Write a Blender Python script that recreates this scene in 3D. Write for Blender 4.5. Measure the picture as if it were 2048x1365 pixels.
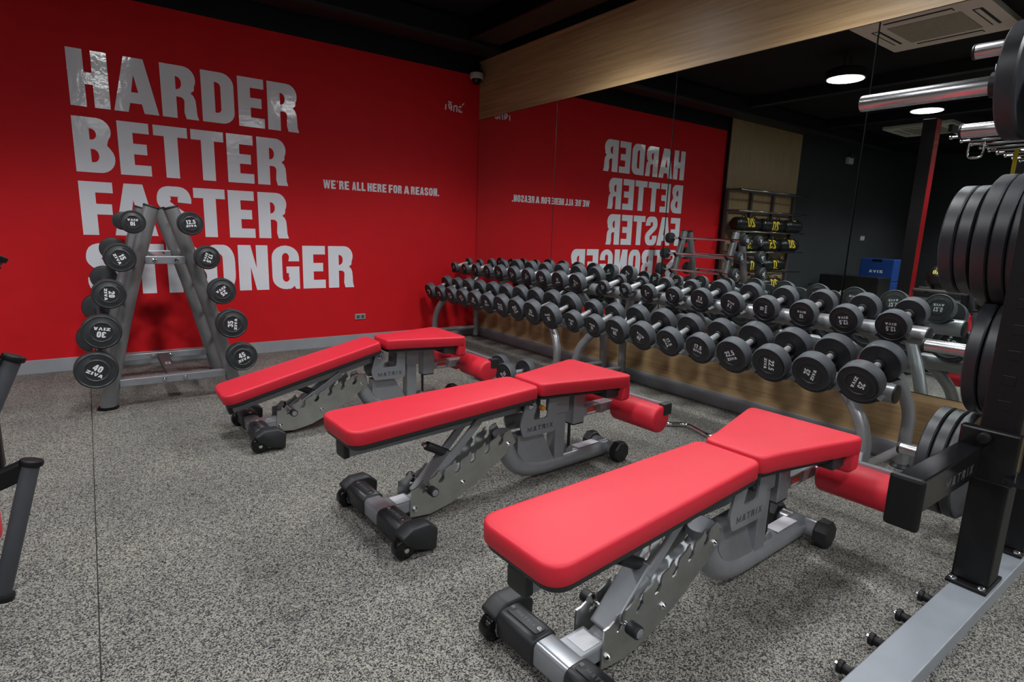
import bpy, bmesh, math, random
from math import pi, sin, cos, radians as rad
from mathutils import Vector, Matrix
from mathutils.geometry import tessellate_polygon

for o in list(bpy.data.objects):
    bpy.data.objects.remove(o)
scene = bpy.context.scene
COL = scene.collection
random.seed(7)

# ------------------------------------------------------------------ camera
CAM = Vector((-3.2667, -5.0994, 1.0913))
YAW, PITCH, ROLL, FPX = 0.63581, 0.18965, 0.03356, 1146.8
fw = Vector((sin(YAW) * cos(PITCH), cos(YAW) * cos(PITCH), -sin(PITCH)))
rt0 = Vector((cos(YAW), -sin(YAW), 0))
up0 = rt0.cross(fw)
rt = cos(ROLL) * rt0 + sin(ROLL) * up0
up = -sin(ROLL) * rt0 + cos(ROLL) * up0
cd = bpy.data.cameras.new('camera')
cd.sensor_width = 36.0
cd.lens = FPX / 2048 * 36.0
cd.clip_start = 0.02
cam = bpy.data.objects.new('camera', cd)
COL.objects.link(cam)
cam.matrix_world = Matrix(((rt.x, up.x, -fw.x, CAM.x), (rt.y, up.y, -fw.y, CAM.y), (rt.z, up.z, -fw.z, CAM.z), (0, 0, 0, 1)))
scene.camera = cam

# ------------------------------------------------------------------ world, exposure
world = bpy.data.worlds.new('world')
scene.world = world
world.use_nodes = True
world.node_tree.nodes['Background'].inputs[0].default_value = (0.75, 0.85, 1.0, 1)
world.node_tree.nodes['Background'].inputs[1].default_value = 0.004
scene.view_settings.view_transform = 'Standard'
scene.view_settings.look = 'None'
scene.view_settings.gamma = 1.0
scene.view_settings.use_curve_mapping = False
scene.view_settings.exposure = 0.0
scene.cycles.sample_clamp_indirect = 6.0
LAMP_POWER = 0.275
LAMP_COLOR = (0.97, 0.985, 1.0)
# photometric profile of the recessed disc lamps: wide beam to about 55 degrees, then cut off
_ang = [0, 10, 20, 30, 40, 50, 55, 60, 65, 70, 75, 80, 85, 90]
_int = [0.76, 0.80, 0.87, 0.96, 1.0, 0.97, 0.72, 0.32, 0.08, 0.02, 0.008, 0.004, 0.002, 0.0]
_tab = [1000.0 * i / max(0.12, cos(rad(a))) for a, i in zip(_ang, _int)]
IES = bpy.data.texts.new('lamp_profile')
IES.write('IESNA:LM-63-1995\nTILT=NONE\n1 1000 1 %d 1 1 2 0 0 0\n1 1 30\n%s\n0\n%s\n' % (len(_ang), ' '.join('%g' % a for a in _ang), ' '.join('%.1f' % v for v in _tab)))
LAMP_GRID = [(x, y) for y in (-2.1, -3.62, -5.8, -7.65) for x in (-0.85, -2.97, -5.07, -7.2, -9.3)]
LAMP_Z = 2.68
CEIL = 2.92
XL, YF = -11.0, -9.4       # far left wall, wall behind the camera

# ------------------------------------------------------------------ materials
def mat(name, color, rough=0.5, metal=0.0, spec=0.5, bump=None, vary=None, coat=0.0, bump_scale=200.0, emit=None):
    m = bpy.data.materials.new(name)
    m.use_nodes = True
    nt = m.node_tree
    b = nt.nodes['Principled BSDF']
    b.inputs['Base Color'].default_value = (*color, 1)
    b.inputs['Roughness'].default_value = rough
    b.inputs['Metallic'].default_value = metal
    b.inputs['Specular IOR Level'].default_value = spec
    b.inputs['Coat Weight'].default_value = coat
    b.inputs['Coat Roughness'].default_value = 0.12
    tc = nt.nodes.new('ShaderNodeTexCoord')
    if vary:
        amt, sc = vary
        n = nt.nodes.new('ShaderNodeTexNoise')
        n.inputs['Scale'].default_value = sc
        n.inputs['Detail'].default_value = 4
        nt.links.new(tc.outputs['Object'], n.inputs['Vector'])
        r = nt.nodes.new('ShaderNodeValToRGB')
        r.color_ramp.elements[0].position = 0.3
        r.color_ramp.elements[1].position = 0.7
        r.color_ramp.elements[0].color = (*[c * (1 - amt) for c in color], 1)
        r.color_ramp.elements[1].color = (*[min(1, c * (1 + amt)) for c in color], 1)
        nt.links.new(n.outputs['Fac'], r.inputs['Fac'])
        nt.links.new(r.outputs['Color'], b.inputs['Base Color'])
    if bump:
        n2 = nt.nodes.new('ShaderNodeTexNoise')
        n2.inputs['Scale'].default_value = bump_scale
        n2.inputs['Detail'].default_value = 3
        nt.links.new(tc.outputs['Object'], n2.inputs['Vector'])
        bp = nt.nodes.new('ShaderNodeBump')
        bp.inputs['Strength'].default_value = bump
        bp.inputs['Distance'].default_value = 0.002
        nt.links.new(n2.outputs['Fac'], bp.inputs['Height'])
        nt.links.new(bp.outputs['Normal'], b.inputs['Normal'])
    if emit:
        b.inputs['Emission Color'].default_value = (*emit[0], 1)
        b.inputs['Emission Strength'].default_value = emit[1]
    return m

def floor_material():
    m = bpy.data.materials.new('speckled_rubber')
    m.use_nodes = True
    nt = m.node_tree
    b = nt.nodes['Principled BSDF']
    tc = nt.nodes.new('ShaderNodeTexCoord')
    wn = nt.nodes.new('ShaderNodeTexNoise')
    wn.inputs['Scale'].default_value = 190
    wn.inputs['Detail'].default_value = 2
    nt.links.new(tc.outputs['Object'], wn.inputs['Vector'])
    va = nt.nodes.new('ShaderNodeVectorMath'); va.operation = 'MULTIPLY_ADD'
    va.inputs[1].default_value = (0.005, 0.005, 0.0)
    nt.links.new(wn.outputs['Color'], va.inputs[0])
    nt.links.new(tc.outputs['Object'], va.inputs[2])
    vo = nt.nodes.new('ShaderNodeTexVoronoi')
    vo.inputs['Scale'].default_value = 320
    nt.links.new(va.outputs['Vector'], vo.inputs['Vector'])
    n = nt.nodes.new('ShaderNodeSeparateColor')
    nt.links.new(vo.outputs['Color'], n.inputs['Color'])
    r = nt.nodes.new('ShaderNodeValToRGB')
    e = r.color_ramp.elements
    r.color_ramp.interpolation = 'LINEAR'
    e[0].position, e[0].color = 0.26, (0.022, 0.023, 0.027, 1)
    e[1].position, e[1].color = 0.85, (0.37, 0.355, 0.315, 1)
    x = e.new(0.40); x.color = (0.13, 0.126, 0.118, 1)
    x = e.new(0.60); x.color = (0.24, 0.23, 0.205, 1)
    nt.links.new(n.outputs['Red'], r.inputs['Fac'])
    n2 = nt.nodes.new('ShaderNodeTexNoise')
    n2.inputs['Scale'].default_value = 2.2
    n2.inputs['Detail'].default_value = 5
    nt.links.new(tc.outputs['Object'], n2.inputs['Vector'])
    r2 = nt.nodes.new('ShaderNodeValToRGB')
    r2.color_ramp.elements[0].position, r2.color_ramp.elements[0].color = 0.3, (0.72, 0.72, 0.74, 1)
    r2.color_ramp.elements[1].position, r2.color_ramp.elements[1].color = 0.7, (1.0, 0.99, 0.95, 1)
    nt.links.new(n2.outputs['Fac'], r2.inputs['Fac'])
    mx = nt.nodes.new('ShaderNodeMix')
    mx.data_type = 'RGBA'; mx.blend_type = 'MULTIPLY'
    mx.inputs['Factor'].default_value = 1.0
    nt.links.new(r.outputs['Color'], mx.inputs['A'])
    nt.links.new(r2.outputs['Color'], mx.inputs['B'])
    nt.links.new(mx.outputs['Result'], b.inputs['Base Color'])
    b.inputs['Roughness'].default_value = 0.75
    b.inputs['Specular IOR Level'].default_value = 0.3
    bp = nt.nodes.new('ShaderNodeBump')
    bp.inputs['Strength'].default_value = 0.35
    bp.inputs['Distance'].default_value = 0.002
    nt.links.new(n.outputs['Red'], bp.inputs['Height'])
    nt.links.new(bp.outputs['Normal'], b.inputs['Normal'])
    return m

def wood_material(name, c0, c1, axis):
    m = bpy.data.materials.new(name)
    m.use_nodes = True
    nt = m.node_tree
    b = nt.nodes['Principled BSDF']
    tc = nt.nodes.new('ShaderNodeTexCoord')
    mp = nt.nodes.new('ShaderNodeMapping')
    s = [60, 60, 60]
    s[axis] = 2.0
    mp.inputs['Scale'].default_value = s
    nt.links.new(tc.outputs['Object'], mp.inputs['Vector'])
    n = nt.nodes.new('ShaderNodeTexNoise')
    n.inputs['Scale'].default_value = 1.0
    n.inputs['Detail'].default_value = 6
    n.inputs['Roughness'].default_value = 0.6
    nt.links.new(mp.outputs['Vector'], n.inputs['Vector'])
    r = nt.nodes.new('ShaderNodeValToRGB')
    r.color_ramp.elements[0].position, r.color_ramp.elements[0].color = 0.32, (*c0, 1)
    r.color_ramp.elements[1].position, r.color_ramp.elements[1].color = 0.68, (*c1, 1)
    nt.links.new(n.outputs['Fac'], r.inputs['Fac'])
    nt.links.new(r.outputs['Color'], b.inputs['Base Color'])
    b.inputs['Roughness'].default_value = 0.42
    return m

M = {}
M['floor'] = floor_material()
M['slab'] = mat('slab', (0.05, 0.05, 0.05), 0.9)
M['red_wall'] = mat('red_wall', (0.62, 0.007, 0.013), 0.62, spec=0.25, vary=(0.03, 6), bump=0.08, bump_scale=300)
M['black_paint'] = mat('black_paint', (0.008, 0.008, 0.009), 0.5, spec=0.3, vary=(0.2, 3))
M['ceiling'] = mat('ceiling_black', (0.006, 0.006, 0.007), 0.8, spec=0.2)
M['dark_wall'] = mat('dark_wall', (0.022, 0.025, 0.028), 0.7, vary=(0.1, 4))
M['wood'] = wood_material('oak_laminate', (0.32, 0.205, 0.095), (0.47, 0.32, 0.165), 1)
M['woodx'] = wood_material('oak_laminate_back', (0.30, 0.20, 0.10), (0.44, 0.31, 0.165), 2)
M['base'] = mat('grey_baseboard', (0.30, 0.31, 0.335), 0.45, vary=(0.04, 8))
M['vinyl'] = mat('silver_white_vinyl', (0.88, 0.895, 0.96), 0.085, spec=1.0, bump=0.40, bump_scale=28)
M['mirror'] = mat('mirror_silver', (0.83, 0.885, 0.86), 0.0, metal=1.0)
M['mirror_edge'] = mat('mirror_edge', (0.10, 0.12, 0.11), 0.15, metal=0.8)
M['red_pad'] = mat('red_upholstery', (0.64, 0.018, 0.038), 0.50, spec=0.45, bump=0.12, bump_scale=700, vary=(0.03, 9))
M['pad_base'] = mat('pad_backing', (0.02, 0.022, 0.025), 0.55)
M['silver'] = mat('silver_paint', (0.30, 0.315, 0.34), 0.30, metal=0.45, coat=0.3, vary=(0.04, 30))
M['zinc'] = mat('zinc_plate', (0.50, 0.515, 0.50), 0.30, metal=0.92, vary=(0.10, 18))
M['chrome'] = mat('chrome', (0.82, 0.83, 0.85), 0.12, metal=1.0, vary=(0.03, 30))
M['steel'] = mat('brushed_steel', (0.62, 0.62, 0.64), 0.27, metal=1.0, vary=(0.03, 30))
M['bar_steel'] = mat('bright_bar_steel', (0.85, 0.86, 0.88), 0.30, metal=0.7, vary=(0.04, 60))
M['black_plastic'] = mat('black_plastic', (0.014, 0.015, 0.017), 0.48, vary=(0.15, 20))
M['grip'] = mat('black_grip', (0.016, 0.017, 0.020), 0.38, bump=0.15, bump_scale=500)
M['rubber'] = mat('grey_rubber', (0.092, 0.100, 0.112), 0.50, spec=0.4, vary=(0.06, 25))
M['face'] = mat('black_rubber_face', (0.022, 0.022, 0.025), 0.45, spec=0.4, vary=(0.1, 25))
M['white_print'] = mat('white_print', (0.72, 0.74, 0.76), 0.5, vary=(0.02, 20))
M['rack_grey'] = mat('rack_grey_paint', (0.32, 0.325, 0.34), 0.34, metal=0.45, coat=0.25, vary=(0.05, 14))
M['aframe_grey'] = mat('aframe_grey_paint', (0.21, 0.212, 0.218), 0.38, metal=0.35, vary=(0.05, 14))
M['gloss_black'] = mat('gloss_black_paint', (0.006, 0.006, 0.007), 0.18, spec=0.4, vary=(0.1, 10))
M['satin_black'] = mat('satin_black_paint', (0.006, 0.006, 0.007), 0.45, spec=0.3, vary=(0.1, 10))
M['bumper'] = mat('bumper_rubber', (0.026, 0.028, 0.034), 0.42, spec=0.5, vary=(0.08, 15))
M['beam'] = mat('base_steel', (0.33, 0.36, 0.40), 0.38, metal=0.35, vary=(0.04, 12))
M['foam'] = mat('foam_grip', (0.050, 0.053, 0.062), 0.6, vary=(0.12, 18), bump=0.2, bump_scale=300)
M['yellow'] = mat('yellow_print', (0.75, 0.56, 0.02), 0.5, vary=(0.03, 20))
M['bag'] = mat('black_vinyl_bag', (0.010, 0.010, 0.011), 0.32, vary=(0.2, 10))
M['blue'] = mat('blue_foam', (0.008, 0.05, 0.24), 0.5, vary=(0.06, 5))
M['red_steel'] = mat('red_steel', (0.42, 0.006, 0.012), 0.4, vary=(0.04, 8))
M['ac'] = mat('ivory_plastic', (0.66, 0.64, 0.55), 0.5, vary=(0.03, 8))
M['ac_dark'] = mat('ac_grille', (0.30, 0.295, 0.22), 0.6, vary=(0.1, 60))
M['white_plastic'] = mat('white_plastic', (0.55, 0.55, 0.55), 0.4, vary=(0.02, 20))
M['lamp_face'] = mat('lamp_diffuser', (0.9, 0.9, 0.9), 0.5, emit=((0.97, 0.985, 1.0), 11.0))
M['orange'] = mat('orange_plastic', (0.62, 0.23, 0.02), 0.35, vary=(0.05, 20))
M['sticker'] = mat('sticker_white', (0.62, 0.62, 0.66), 0.5, vary=(0.02, 40))
M['sticker_red'] = mat('sticker_red', (0.50, 0.05, 0.03), 0.5, vary=(0.02, 40))
M['engrave'] = mat('dark_letters', (0.07, 0.078, 0.085), 0.5, vary=(0.02, 40))
M['brown'] = mat('brown_steel', (0.10, 0.085, 0.085), 0.5, metal=0.3, vary=(0.08, 14))
M['outlet'] = mat('outlet_metal', (0.38, 0.37, 0.36), 0.4, metal=0.3, vary=(0.05, 60))
M['grey_letter'] = mat('grey_letters', (0.06, 0.06, 0.065), 0.4, vary=(0.02, 40))

# ------------------------------------------------------------------ mesh builder
class MB:
    def __init__(s):
        s.v, s.f, s.mi = [], [], []
        s.m = 0
    def add(s, vs, fs):
        o = len(s.v)
        s.v += [tuple(p) for p in vs]
        s.f += [tuple(i + o for i in f) for f in fs]
        s.mi += [s.m] * len(fs)
        return s
    def box(s, a, b, mtx=None):
        (x0, y0, z0), (x1, y1, z1) = a, b
        vs = [Vector(p) for p in ((x0, y0, z0), (x1, y0, z0), (x1, y1, z0), (x0, y1, z0), (x0, y0, z1), (x1, y0, z1), (x1, y1, z1), (x0, y1, z1))]
        if mtx: vs = [mtx @ p for p in vs]
        return s.add(vs, [(0, 3, 2, 1), (4, 5, 6, 7), (0, 1, 5, 4), (1, 2, 6, 5), (2, 3, 7, 6), (3, 0, 4, 7)])
    def bar(s, p0, p1, w, h, side=(0, 1, 0)):
        """box along p0-p1; w across 'side', h across the third axis"""
        p0, p1 = Vector(p0), Vector(p1)
        d = (p1 - p0).normalized()
        sd = Vector(side); sd = (sd - d * sd.dot(d)).normalized()
        u = d.cross(sd)
        vs = []
        for p in (p0, p1):
            for a, b in ((-1, -1), (1, -1), (1, 1), (-1, 1)):
                vs.append(p + sd * a * w / 2 + u * b * h / 2)
        return s.add(vs, [(0, 3, 2, 1), (4, 5, 6, 7), (0, 1, 5, 4), (1, 2, 6, 5), (2, 3, 7, 6), (3, 0, 4, 7)])
    def lathe(s, prof, p0=(0, 0, 0), ax=(0, 0, 1), n=24, capped=True):
        """prof: list of (r, t) along axis ax from p0"""
        p0, ax = Vector(p0), Vector(ax).normalized()
        a = Vector((1, 0, 0)) if abs(ax.x) < 0.9 else Vector((0, 1, 0))
        e1 = ax.cross(a).normalized(); e2 = ax.cross(e1)
        vs, fs = [], []
        for r, t in prof:
            for k in range(n):
                th = 2 * pi * k / n
                vs.append(p0 + ax * t + (e1 * cos(th) + e2 * sin(th)) * r)
        for i in range(len(prof) - 1):
            for k in range(n):
                k2 = (k + 1) % n
                fs.append((i * n + k, i * n + k2, (i + 1) * n + k2, (i + 1) * n + k))
        if capped:
            fs.append(tuple(range(n - 1, -1, -1)))
            fs.append(tuple((len(prof) - 1) * n + k for k in range(n)))
        return s.add(vs, fs)
    def cyl(s, p0, p1, r, n=16, r2=None):
        p0, p1 = Vector(p0), Vector(p1)
        L = (p1 - p0).length
        return s.lathe([(r, 0), (r if r2 is None else r2, L)], p0, p1 - p0, n)
    def rcyl(s, p0, p1, r, b=0.004, n=20):
        p0, p1 = Vector(p0), Vector(p1)
        L = (p1 - p0).length
        return s.lathe([(r - b, 0), (r - b * 0.3, b * 0.3), (r, b), (r, L - b), (r - b * 0.3, L - b * 0.3), (r - b, L)], p0, p1 - p0, n)
    def tube(s, pts, r, n=14, caps=True, sub=6):
        """round tube along a smooth path"""
        pts = smooth_path([Vector(p) for p in pts], sub) if sub else [Vector(p) for p in pts]
        vs, fs = [], []
        t = (pts[1] - pts[0]).normalized()
        a = Vector((0, 0, 1)) if abs(t.z) < 0.9 else Vector((1, 0, 0))
        e1 = t.cross(a).normalized()
        for i, p in enumerate(pts):
            if i == 0: t = pts[1] - pts[0]
            elif i == len(pts) - 1: t = pts[-1] - pts[-2]
            else: t = pts[i + 1] - pts[i - 1]
            t.normalize()
            e1 = (e1 - t * e1.dot(t)).normalized()
            e2 = t.cross(e1)
            for k in range(n):
                th = 2 * pi * k / n
                vs.append(p + (e1 * cos(th) + e2 * sin(th)) * r)
        for i in range(len(pts) - 1):
            for k in range(n):
                k2 = (k + 1) % n
                fs.append((i * n + k, i * n + k2, (i + 1) * n + k2, (i + 1) * n + k))
        if caps:
            fs.append(tuple(range(n - 1, -1, -1)))
            fs.append(tuple((len(pts) - 1) * n + k for k in range(n)))
        return s.add(vs, fs)
    def prism(s, loops, origin, ex, ey, depth):
        """flat shape (outer loop + holes, 2D) extruded along ex x ey"""
        origin, ex, ey = Vector(origin), Vector(ex), Vector(ey)
        nz = ex.cross(ey).normalized()
        l3 = [[Vector((p[0], p[1], 0)) for p in lp] for lp in loops]
        tri = tessellate_polygon(l3)
        flat = [p for lp in loops for p in lp]
        N = len(flat)
        top = [origin + ex * p[0] + ey * p[1] + nz * depth for p in flat]
        fs = []
        for t in tri:
            a, b, c = (flat[i] for i in t)
            ar = (b[0] - a[0]) * (c[1] - a[1]) - (b[1] - a[1]) * (c[0] - a[0])
            if abs(ar) < 1e-14: continue
            fs.append(tuple(t) if ar > 0 else tuple(reversed(t)))
        if depth == 0:
            return s.add(top, fs)
        bot = [origin + ex * p[0] + ey * p[1] for p in flat]
        F = list(fs) + [tuple(i + N for i in reversed(f)) for f in fs]
        o = 0
        for li, lp in enumerate(loops):
            n = len(lp)
            ar = sum(lp[i][0] * lp[(i + 1) % n][1] - lp[(i + 1) % n][0] * lp[i][1] for i in range(n))
            ccw = (ar > 0) == (li == 0)
            for i in range(n):
                j = (i + 1) % n
                q = (o + i + N, o + j + N, o + j, o + i)
                F.append(q if ccw else tuple(reversed(q)))
            o += n
        return s.add(top + bot, F)
    def pad(s, outline, z0, z1, r, crown=0.0, steps=4, rb=0.0):
        """upholstered slab: outline (ccw 2D), rounded upper edge"""
        n = len(outline)
        P = [Vector((p[0], p[1])) for p in outline]
        nor = []
        for i in range(n):
            d = (P[(i + 1) % n] - P[i - 1]).normalized()
            nor.append(Vector((d.y, -d.x)))
        rings = [(rb, z0), (0.0, z0 + rb)]
        for k in range(steps + 1):
            a = pi / 2 * k / steps
            rings.append((r - r * cos(a), z1 - r + r * sin(a)))
        if crown:
            rings += [(r + 0.006, z1 + crown * 0.4)]
        vs, fs = [], []
        for ins, z in rings:
            for i in range(n):
                q = P[i] - nor[i] * ins
                vs.append((q.x, q.y, z))
        for j in range(len(rings) - 1):
            for i in range(n):
                k = (i + 1) % n
                fs.append((j * n + i, j * n + k, (j + 1) * n + k, (j + 1) * n + i))
        fs.append(tuple(range(n - 1, -1, -1)))
        fs.append(tuple((len(rings) - 1) * n + i for i in range(n)))
        return s.add(vs, fs)
    def xform(s, mtx, start=0):
        s.v = s.v[:start] + [tuple(mtx @ Vector(p)) for p in s.v[start:]]
        return s
    def mesh(s, name, mats, smooth=35):
        me = bpy.data.meshes.new(name)
        me.from_pydata(s.v, [], s.f)
        for m in (mats if isinstance(mats, (list, tuple)) else [mats]):
            me.materials.append(m)
        if isinstance(mats, (list, tuple)):
            me.polygons.foreach_set('material_index', s.mi)
        if smooth:
            me.polygons.foreach_set('use_smooth', [True] * len(me.polygons))
            me.set_sharp_from_angle(angle=rad(smooth))
        me.update()
        return me
    def build(s, name, mats, parent=None, smooth=35, bevel=0.0):
        return link(name, s.mesh(name, mats, smooth), parent, bevel)

def smooth_path(P, sub):
    if len(P) < 3: return P
    out = []
    for i in range(len(P) - 1):
        a = P[i - 1] if i > 0 else P[0] * 2 - P[1]
        b, c = P[i], P[i + 1]
        d = P[i + 2] if i + 2 < len(P) else P[-1] * 2 - P[-2]
        for k in range(sub):
            t = k / sub
            out.append(0.5 * ((2 * b) + (c - a) * t + (2 * a - 5 * b + 4 * c - d) * t * t + (3 * b - a - 3 * c + d) * t ** 3))
    out.append(P[-1])
    return out

def link(name, me, parent=None, bevel=0.0):
    o = bpy.data.objects.new(name, me)
    COL.objects.link(o)
    if parent: o.parent = parent
    if bevel:
        b = o.modifiers.new('bevel', 'BEVEL')
        b.width = bevel; b.segments = 2; b.limit_method = 'ANGLE'; b.angle_limit = rad(50)
    return o

def tag(o, label=None, cat=None, group=None, kind=None):
    if label: o['label'] = label
    if cat: o['category'] = cat
    if group: o['group'] = group
    if kind: o['kind'] = kind
    return o

def thing(name, loc, label, cat, group=None, rot=(0, 0, 0)):
    o = bpy.data.objects.new(name, None)
    o.empty_display_size = 0.1
    COL.objects.link(o)
    o.location = loc
    o.rotation_euler = rot
    return tag(o, label, cat, group)

def struct(name, mb, m, parent=None, smooth=0, bevel=0.0):
    o = mb.build(name, m, parent, smooth, bevel)
    if not parent: o['kind'] = 'structure'
    return o

def copy_tree(o, parent=None):
    c = o.copy()
    COL.objects.link(c)
    c.parent = parent
    for ch in [x for x in o.children]:
        copy_tree(ch, c)
    return c

def rrect(x0, y0, x1, y1, r, n=5):
    """ccw rounded rectangle"""
    out = []
    for cx, cy, a0 in ((x1 - r, y0 + r, -90), (x1 - r, y1 - r, 0), (x0 + r, y1 - r, 90), (x0 + r, y0 + r, 180)):
        for k in range(n + 1):
            a = rad(a0 + 90 * k / n)
            out.append((cx + r * cos(a), cy + r * sin(a)))
    return out

def round_poly(P, r, n=5):
    """round the corners of a ccw polygon; r may be a list"""
    out = []
    N = len(P)
    for i in range(N):
        p, a, b = Vector(P[i]), Vector(P[i - 1]), Vector(P[(i + 1) % N])
        rr = r[i] if isinstance(r, (list, tuple)) else r
        if rr <= 0:
            out.append(tuple(p)); continue
        u, v = (a - p).normalized(), (b - p).normalized()
        ang = u.angle(v)
        d = min(rr / math.tan(ang / 2), (a - p).length * 0.49, (b - p).length * 0.49)
        s, e = p + u * d, p + v * d
        for k in range(n + 1):
            t = k / n
            q = s * (1 - t) ** 2 + p * 2 * t * (1 - t) + e * t * t
            out.append((q.x, q.y))
    return out

# ------------------------------------------------------------------ block lettering (unit boxes)
def arcpts(cx, cy, rx, ry, a0, a1, n=8):
    return [(cx + rx * cos(rad(a0 + (a1 - a0) * k / n)), cy + ry * sin(rad(a0 + (a1 - a0) * k / n))) for k in range(n + 1)]

def pen(path, a, b, sub=6, closed=False):
    """outline of a stroke with an elliptical pen (half widths a, b)"""
    P = [Vector(p) for p in path]
    P = smooth_path(P, sub) if sub else P
    L, R = [], []
    for i, p in enumerate(P):
        t = P[min(i + 1, len(P) - 1)] - P[max(i - 1, 0)]
        t.normalize()
        nx, ny = -t.y, t.x
        L.append((p.x + a * nx, p.y + b * ny))
        R.append((p.x - a * nx, p.y - b * ny))
    return [R + L[::-1]]

def glyph(ch, A=0.2, B=0.1):
    """returns list of shapes; each shape = [outer, hole, ...] in a 1 x 1 box"""
    S, T = 2 * A, 2 * B      # stem width, bar height
    m = lambda *p: [list(p)]
    if ch == 'H': return [m((0, 0), (S, 0), (S, .40), (1 - S, .40), (1 - S, 0), (1, 0), (1, 1), (1 - S, 1), (1 - S, .61), (S, .61), (S, 1), (0, 1))]
    if ch == 'A': return [[[(0, 0), (.31, 0), (.36, .17), (.62, .17), (.665, 0), (1, 0), (.715, 1), (.285, 1)], [(.40, .37), (.475, .69), (.56, .37)]]]
    if ch in 'RB':
        if ch == 'R':
            o = [(0, 0), (S, 0), (S, .41), (S + .1, .41)] + arcpts(S + .1, .33, .12, .08, 90, 0, 4) + [(.6, .12), (.65, 0), (1, 0), (.955, .1), (.945, .25)] + \
                [(.93, .38), (.88, .46), (.80, .505)] + [(.90, .56)] + arcpts(.62, .76, .335, .24, -30, 90, 8) + [(0, 1)]
            return [[o, [(S, .545), (S, .79)] + arcpts(S + .03, .67, .13, .12, 90, -90, 8)]]
        o = [(0, 0), (.55, 0)] + arcpts(.6, .27, .4, .27, -80, 40, 8) + [(.82, .515)] + arcpts(.6, .77, .345, .23, -40, 90, 8) + [(0, 1)]
        return [[o, [(S, .60), (S, .80)] + arcpts(S + .04, .70, .13, .10, 90, -90, 8), [(S, .19), (S, .43)] + arcpts(S + .06, .31, .14, .12, 90, -90, 8)]]
    if ch == 'D':
        return [[[(0, 0), (.55, 0)] + arcpts(.6, .24, .4, .24, -80, 0, 6) + arcpts(.6, .76, .4, .24, 0, 90, 7) + [(0, 1)],
                 [(S, T), (S, 1 - T)] + arcpts(S + .05, 1 - T - .08, .14, .08, 90, 0, 4) + arcpts(S + .05, T + .08, .14, .08, 0, -90, 4)]]
    if ch == 'E': return [m((0, 0), (1, 0), (1, T), (S + .07, T), (S + .07, .40), (.9, .40), (.9, .60), (S + .07, .60), (S + .07, 1 - T), (1, 1 - T), (1, 1), (0, 1))]
    if ch == 'F': return [m((0, 0), (S + .07, 0), (S + .07, .39), (.94, .39), (.94, .59), (S + .07, .59), (S + .07, 1 - T), (1, 1 - T), (1, 1), (0, 1))]
    if ch == 'T': return [m((.5 - A, 0), (.5 + A, 0), (.5 + A, 1 - T), (1, 1 - T), (1, 1), (0, 1), (0, 1 - T), (.5 - A, 1 - T))]
    if ch == 'L': return [m((0, 0), (1, 0), (1, T), (S + .07, T), (S + .07, 1), (0, 1))]
    if ch == 'N': return [m((0, 0), (S, 0), (S, .52), (1 - S - .02, 0), (1, 0), (1, 1), (1 - S, 1), (1 - S, .49), (S + .02, 1), (0, 1))]
    if ch == 'I': return [m((.5 - A, 0), (.5 + A, 0), (.5 + A, 1), (.5 - A, 1))]
    if ch == 'V': return [m((.5 - A * .75, 0), (.5 + A * .75, 0), (1, 1), (1 - S * .9, 1), (.5, .30), (S * .9, 1), (0, 1))]
    if ch == 'W': return [m((.15, 0), (.39, 0), (.5, .5), (.61, 0), (.85, 0), (1, 1), (.8, 1), (.72, .42), (.6, 1), (.4, 1), (.28, .42), (.2, 1), (0, 1))]
    if ch == 'M': return [m((0, 0), (S * .7, 0), (S * .7, .6), (.5, .05), (1 - S * .7, .6), (1 - S * .7, 0), (1, 0), (1, 1), (1 - S * .8, 1), (.5, .42), (S * .8, 1), (0, 1))]
    if ch == 'X': return [m((0, 0), (S * .9, 0), (.5, .34), (1 - S * .9, 0), (1, 0), (.68, .5), (1, 1), (1 - S * .9, 1), (.5, .66), (S * .9, 1), (0, 1), (.32, .5))]
    if ch == 'Z': return [m((0, 0), (1, 0), (1, T), (.45, T), (1, 1 - T), (1, 1), (0, 1), (0, 1 - T), (.55, 1 - T), (0, T))]
    if ch == 'K': return [m((0, 0), (S, 0), (S, .38), (1 - S, 0), (1, 0), (.62, .52), (1, 1), (1 - S, 1), (S, .62), (S, 1), (0, 1))]
    if ch == '.': return [m((.5 - A, 0), (.5 + A, 0), (.5 + A, T), (.5 - A, T))]
    if ch == "'": return [m((.35, .72), (.6, .72), (.75, 1), (.25, 1))]
    if ch in 'O0':
        return [[rrect(0, 0, 1, 1, .36, 7), rrect(S, T, 1 - S, 1 - T, min(.12, (1 - 2 * S) * .45), 4)]]
    if ch == 'S': return [pen([(1 - A, .68), (1 - A, .77), (.72, .885), (.5, 1 - B), (.27, .885), (A, .75), (.24, .635), (.5, .50), (.77, .36), (1 - A, .24), (.72, .115), (.5, B), (.28, .115), (A, .23), (A, .34)], A, B, 4)]
    if ch == 'G':
        o = [(1, .05), (1, .52), (.52, .52), (.52, .37), (1 - S, .37), (1 - S, .26)] + arcpts(.5, .27, .5 - S + .03, .27 - T + .03, 0, -180, 8) + \
            arcpts(.5, .73, .5 - S + .03, .27 - T + .03, 180, 0, 8) + [(1 - S, .64), (1, .64)] + arcpts(.5, .73, .5, .27, 0, 180, 10) + arcpts(.5, .27, .5, .27, 180, 270, 6) + [(.68, .01), (.80, .07), (.86, .0), (1, .0)]
        return [[o]]
    if ch == '1': return [m((.42, 0), (.42 + S, 0), (.42 + S, 1), (.45, 1), (.15, .84), (.15, .66), (.42, .76))]
    if ch == '2': return [m((0, 0), (1, 0), (1, T), (.5, T), (.93, .52), (1, .72), (.93, .9), (.72, 1), (.28, 1), (.07, .9), (0, .68), (S, .68), (S + .03, .8), (1 - S - .03, .8), (1 - S, .7), (.55, .5), (0, .16))]
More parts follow.
